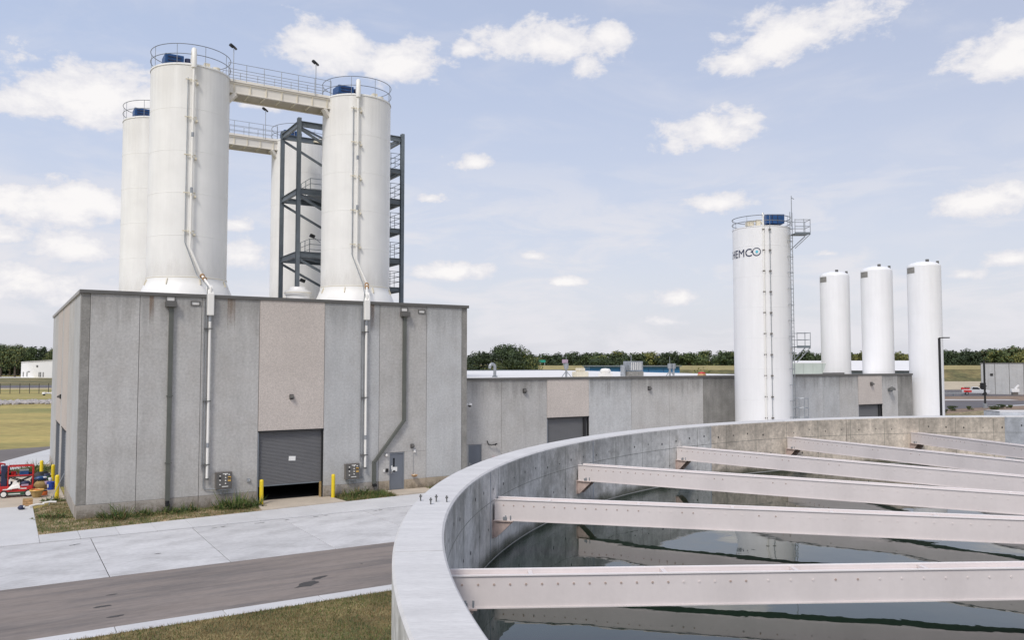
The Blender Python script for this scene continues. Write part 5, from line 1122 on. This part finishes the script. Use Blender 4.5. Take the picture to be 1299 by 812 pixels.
# ---- trees
def tree_mesh(seed, n_=1500, leaf=.10, lumps=9, flat=.8, tall=1.0):
    """unit tree: height 1, crown about 1 wide"""
    rg = random.Random(seed); q = MB(); cen = []
    for i in range(lumps):
        a = rg.uniform(0, 6.28); d_ = rg.uniform(.08, .34); z = rg.uniform(.32, .78)*tall; r_ = rg.uniform(.15, .26)*(1.15-z*.4)
        cen.append((d_*math.cos(a), d_*math.sin(a), z, r_))
    cen.append((0, 0, .55, .30)); cen.append((0, 0, .80, .19))
    for i in range(n_):
        cx, cy, cz, r_ = rg.choice(cen); v = Vector((rg.gauss(0, 1), rg.gauss(0, 1), rg.gauss(0, 1))).normalized(); k = r_*(rg.random()**.35)*rg.uniform(.85, 1.12)
        p = Vector((cx, cy, cz))+Vector((v.x*k, v.y*k, v.z*k*flat)); L = leaf*rg.uniform(.5, 1.1)*.5
        nn_ = (v+Vector((rg.gauss(0, .5), rg.gauss(0, .5), rg.gauss(0, .5)+.3))).normalized(); a1 = nn_.orthogonal().normalized(); a1.rotate(Matrix.Rotation(rg.uniform(0, 6.28), 3, nn_)); a2 = nn_.cross(a1)
        q.cur = 0 if rg.random() < .75 else 1
        q.add([p-a1*L, p-a2*L*.6, p+a1*L, p+a2*L*.6], [(0, 1, 2, 3)])
    t = MB(); t.tube([(0, 0, 0), (.01, 0, .25), (0, .01, .5), (0, 0, .72)], [.035, .028, .02, .008], 7)
    for i in range(6):
        cx, cy, cz, r_ = cen[i]; z0 = rg.uniform(.22, .42); t.tube([(0, 0, z0), (cx*.55, cy*.55, (z0+cz)/2+.02), (cx, cy, cz)], [.016, .010, .004], 5)
    return q, t
TM = []
kinds = [(['leaf_dark', 'leaf'], 1), (['leaf', 'leaf_dark'], 2), (['leaf_yellow', 'leaf'], 3), (['leaf', 'leaf_yellow'], 4), (['leaf_dark', 'leaf_dark'], 5), (['leaf', 'leaf_brown'], 6)]
for mats, sd3 in kinds:
    q, t = tree_mesh(sd3*11, 2100, .085); TM.append((q.mesh('crown', mats), t.mesh('trunk', 'bark')))
q, t = tree_mesh(99, 9000, .045, 14); BIG = (q.mesh('crown', ['leaf_dark', 'leaf']), t.mesh('trunk', 'bark'))
q, t = tree_mesh(123, 9000, .045, 14); BIG2 = (q.mesh('crown', ['leaf', 'leaf_yellow']), t.mesh('trunk', 'bark'))
def tree(x, y, h, w, k, label, group=None, z=0, big=None):
    cm, tm_ = big or TM[k % 6]
    o = thing('tree', label, 'tree', (x, y, z), random.uniform(0, 6.28), group); o.scale = (w, w, h)
    for nm, me in (('trunk', tm_), ('crown', cm)):
        c = bpy.data.objects.new(nm, me); S.collection.objects.link(c); c.parent = o
    return o
def at(px, Y): return (px-649.5)/1040*Y
# big trees just beyond the low roof at left
for lb, px, Y, h, w, bg_ in (('large dark tree rising above the left end of the low roof', 640, 205, 13.4, 15, BIG), ('dark round tree touching the right edge of the tall building', 608, 200, 11.4, 14, BIG), ('dense tree right of the large dark tree above the low roof', 664, 208, 12, 13, BIG2), ('low bushy tree in front of the large dark tree', 630, 190, 8.6, 10, BIG2), ('small round tree standing alone before the blue building', 765, 300, 10.2, 17, BIG)):
    tree(at(px, Y), Y, h, w, 0, lb, None, big=bg_)
rg = random.Random(21)
def above(px, feats):
    for lim, t_ in feats:
        if px < lim: return t_
    return feats[-1][1]
cnt = {}
def tl_(base, px, h, Y, feats, k):
    hue = {0: 'dark green', 1: 'mid green', 2: 'yellow green', 3: 'light green', 4: 'very dark', 5: 'brownish green'}[k]
    return ('tall ' if h > 15.3 else 'lower ')+hue+' tree '+base+' '+above(px, feats)
HF = [(700, 'right of the big dark trees'), (735, 'above the first thin flue'), (760, 'left of the lone round tree'), (790, 'above the blue building'), (815, 'above the large metal air unit'), (845, 'left of the paired flue pipes'), (870, 'above the paired flue pipes'), (932, 'just left of the lettered silo'), (1010, 'behind the lettered silo'), (1045, 'right of the lettered silo'), (1100, 'left of the middle plain tank'), (1200, 'between the plain tanks')]
RF = [(1210, 'just right of the rightmost tank'), (1228, 'above the pickup bed'), (1247, 'left of the distant lamp post'), (1262, 'above the left end of the grey building'), (1285, 'above the white machine'), (1400, 'at the right edge')]
LF = [(0, 'just off the left edge'), (15, 'at the left edge'), (33, 'left of the white shed'), (66, 'behind the white shed'), (200, 'hidden by the tall building')]
x = 560; i = 0; px = 672
while px < 1150:
    Y = rg.uniform(415, 520); top_ = rg.uniform(441.5, 449.5)
    h = 7.6+(461-top_)/1040*Y; k = rg.choice([0, 0, 4, 1, 0, 3] if rg.random() < .85 else [2]); tree(at(px, Y), Y, h, h*rg.uniform(1.0, 1.35), k, tl_('on the horizon', px, h, Y, HF, k), 'trees along the horizon'); px += rg.uniform(7, 12)
px = 1188
while px < 1335:
    Y = rg.uniform(385, 430); top_ = rg.uniform(440, 447) if px < 1238 else rg.uniform(436, 443)
    h = 7.6+(461-top_)/1040*Y; k = rg.choice([0, 1, 4] if px < 1238 else [5, 3, 5, 1]); tree(at(px, Y), Y, h, h*rg.uniform(.9, 1.2), k, tl_('above the levee,', px, h, Y, RF, k), 'trees at the right horizon'); px += rg.uniform(8, 12)
tree(at(1297, 330), 330, 7.6+20/1040*330, 11, 2, 'bright yellow green tree at the right edge behind the grey building')
for px, q_ in ((1095, 'right of the middle gap between'), (1103, 'seen in the first gap between'), (1140, 'seen in the second gap between'), (1148, 'left of the rightmost of')): Y = 300; tree(at(px, Y), Y, 7.6+rg.uniform(14, 19)/1040*Y, 9, 2, 'yellow green tree '+q_+' the three plain tanks', 'yellow green trees between the tanks')
px = -40
while px < 90:
    Y = rg.uniform(478, 520); top_ = rg.uniform(429, 435) if px < 30 else rg.uniform(435, 440)
    h = 7.6+(461-top_)/1040*Y; k = rg.choice([3, 5, 1, 0]); tree(at(px, Y), Y, h, h*rg.uniform(.75, 1.0), k, tl_('beyond the far left field,', px, h, Y, LF, k), 'trees behind the far left field', big=BIG2 if rg.random() < .4 else None); px += rg.uniform(8, 13)
for k, (px, w) in enumerate(((2, 14), (20, 16), (-14, 14))): tree(at(px, 452), 452, 17+1.5*k, w, 3, ['low brownish tree at the far left edge', 'low brownish tree left of the white shed', 'tree just outside the far left edge'][k])
# distant hedge reading as one mass under the horizon trees
def wood(name, x0, x1, y0, y1, h0, h1, n_, leaf, mats, label, seed):
    rg = random.Random(seed); q = MB(); lump = [(rg.uniform(x0, x1), rg.uniform(y0, y1), rg.uniform(h0, h1), rg.uniform(3, 7)) for _ in range(int((x1-x0)/4))]
    for i in range(n_):
        lx, ly, h, r_ = rg.choice(lump); a = rg.uniform(0, 6.28); d_ = r_*math.sqrt(rg.random()); z = h*(1-(d_/r_)**2*.6)*rg.uniform(.15, 1); p = Vector((lx+d_*math.cos(a), ly+d_*math.sin(a)*.6, z)); L = leaf*rg.uniform(.5, 1.1)
        nn_ = Vector((rg.gauss(0, 1), rg.gauss(0, 1)-.6, rg.gauss(0, .7)+.5)).normalized(); a1 = nn_.orthogonal().normalized(); a2 = nn_.cross(a1); q.cur = 0 if rg.random() < .7 else 1
        q.add([p-a1*L, p-a2*L*.7, p+a1*L, p+a2*L*.7], [(0, 1, 2, 3)])
    o = q.build(name, mats); tag(o, label, 'wood', kind='stuff')
wood('undergrowth', 0, 330, 520, 545, 9, 13.5, 16000, 1.1, ['leaf_dark', 'leaf'], 'dark undergrowth beneath the horizon trees', 4)
wood('undergrowth', 190, 310, 400, 425, 8, 12.5, 12000, .9, ['leaf_dark', 'leaf'], 'dark undergrowth beneath the trees at the right', 5)
wood('undergrowth', -380, -230, 522, 540, 7, 13, 12000, 1.0, ['leaf', 'leaf_dark'], 'undergrowth beneath the trees at the far left', 6)
wood('shrubs', 20, 60, 255, 262, 4.5, 6.9, 6000, .35, ['leaf', 'leaf_yellow'], 'rough shrubs on the bank beyond the low roof', 7)

for k, (x, y, w, h) in enumerate(((70, 131, 3.2, 1.3), (74.5, 134, 2.6, 1.0), (76, 129.5, 3.4, 1.4), (81.5, 137, 3.0, 1.2), (84, 139, 2.6, .9), (66, 126, 2.4, .9))):
    o = thing('shrub', 'low shrub in the dry verge at right, '+['under the left end of the far road', 'just right of the leftmost one', 'in front of the kerb gap', 'at the foot of the distant lamp post', 'right of the distant lamp post', 'nearest the rightmost tank'][k], 'shrub', (x, y, -.12*h), k, 'low shrubs in the dry verge'); o.scale = (w*.6, w*.6, h*.85)
    c = bpy.data.objects.new('foliage', TM[(k*2+1) % 6][0]); S.collection.objects.link(c); c.parent = o


for o in list(bpy.data.objects):
    if o.parent is None and o.name.startswith('roof_unit'): o.scale = (.88, .88, .88)
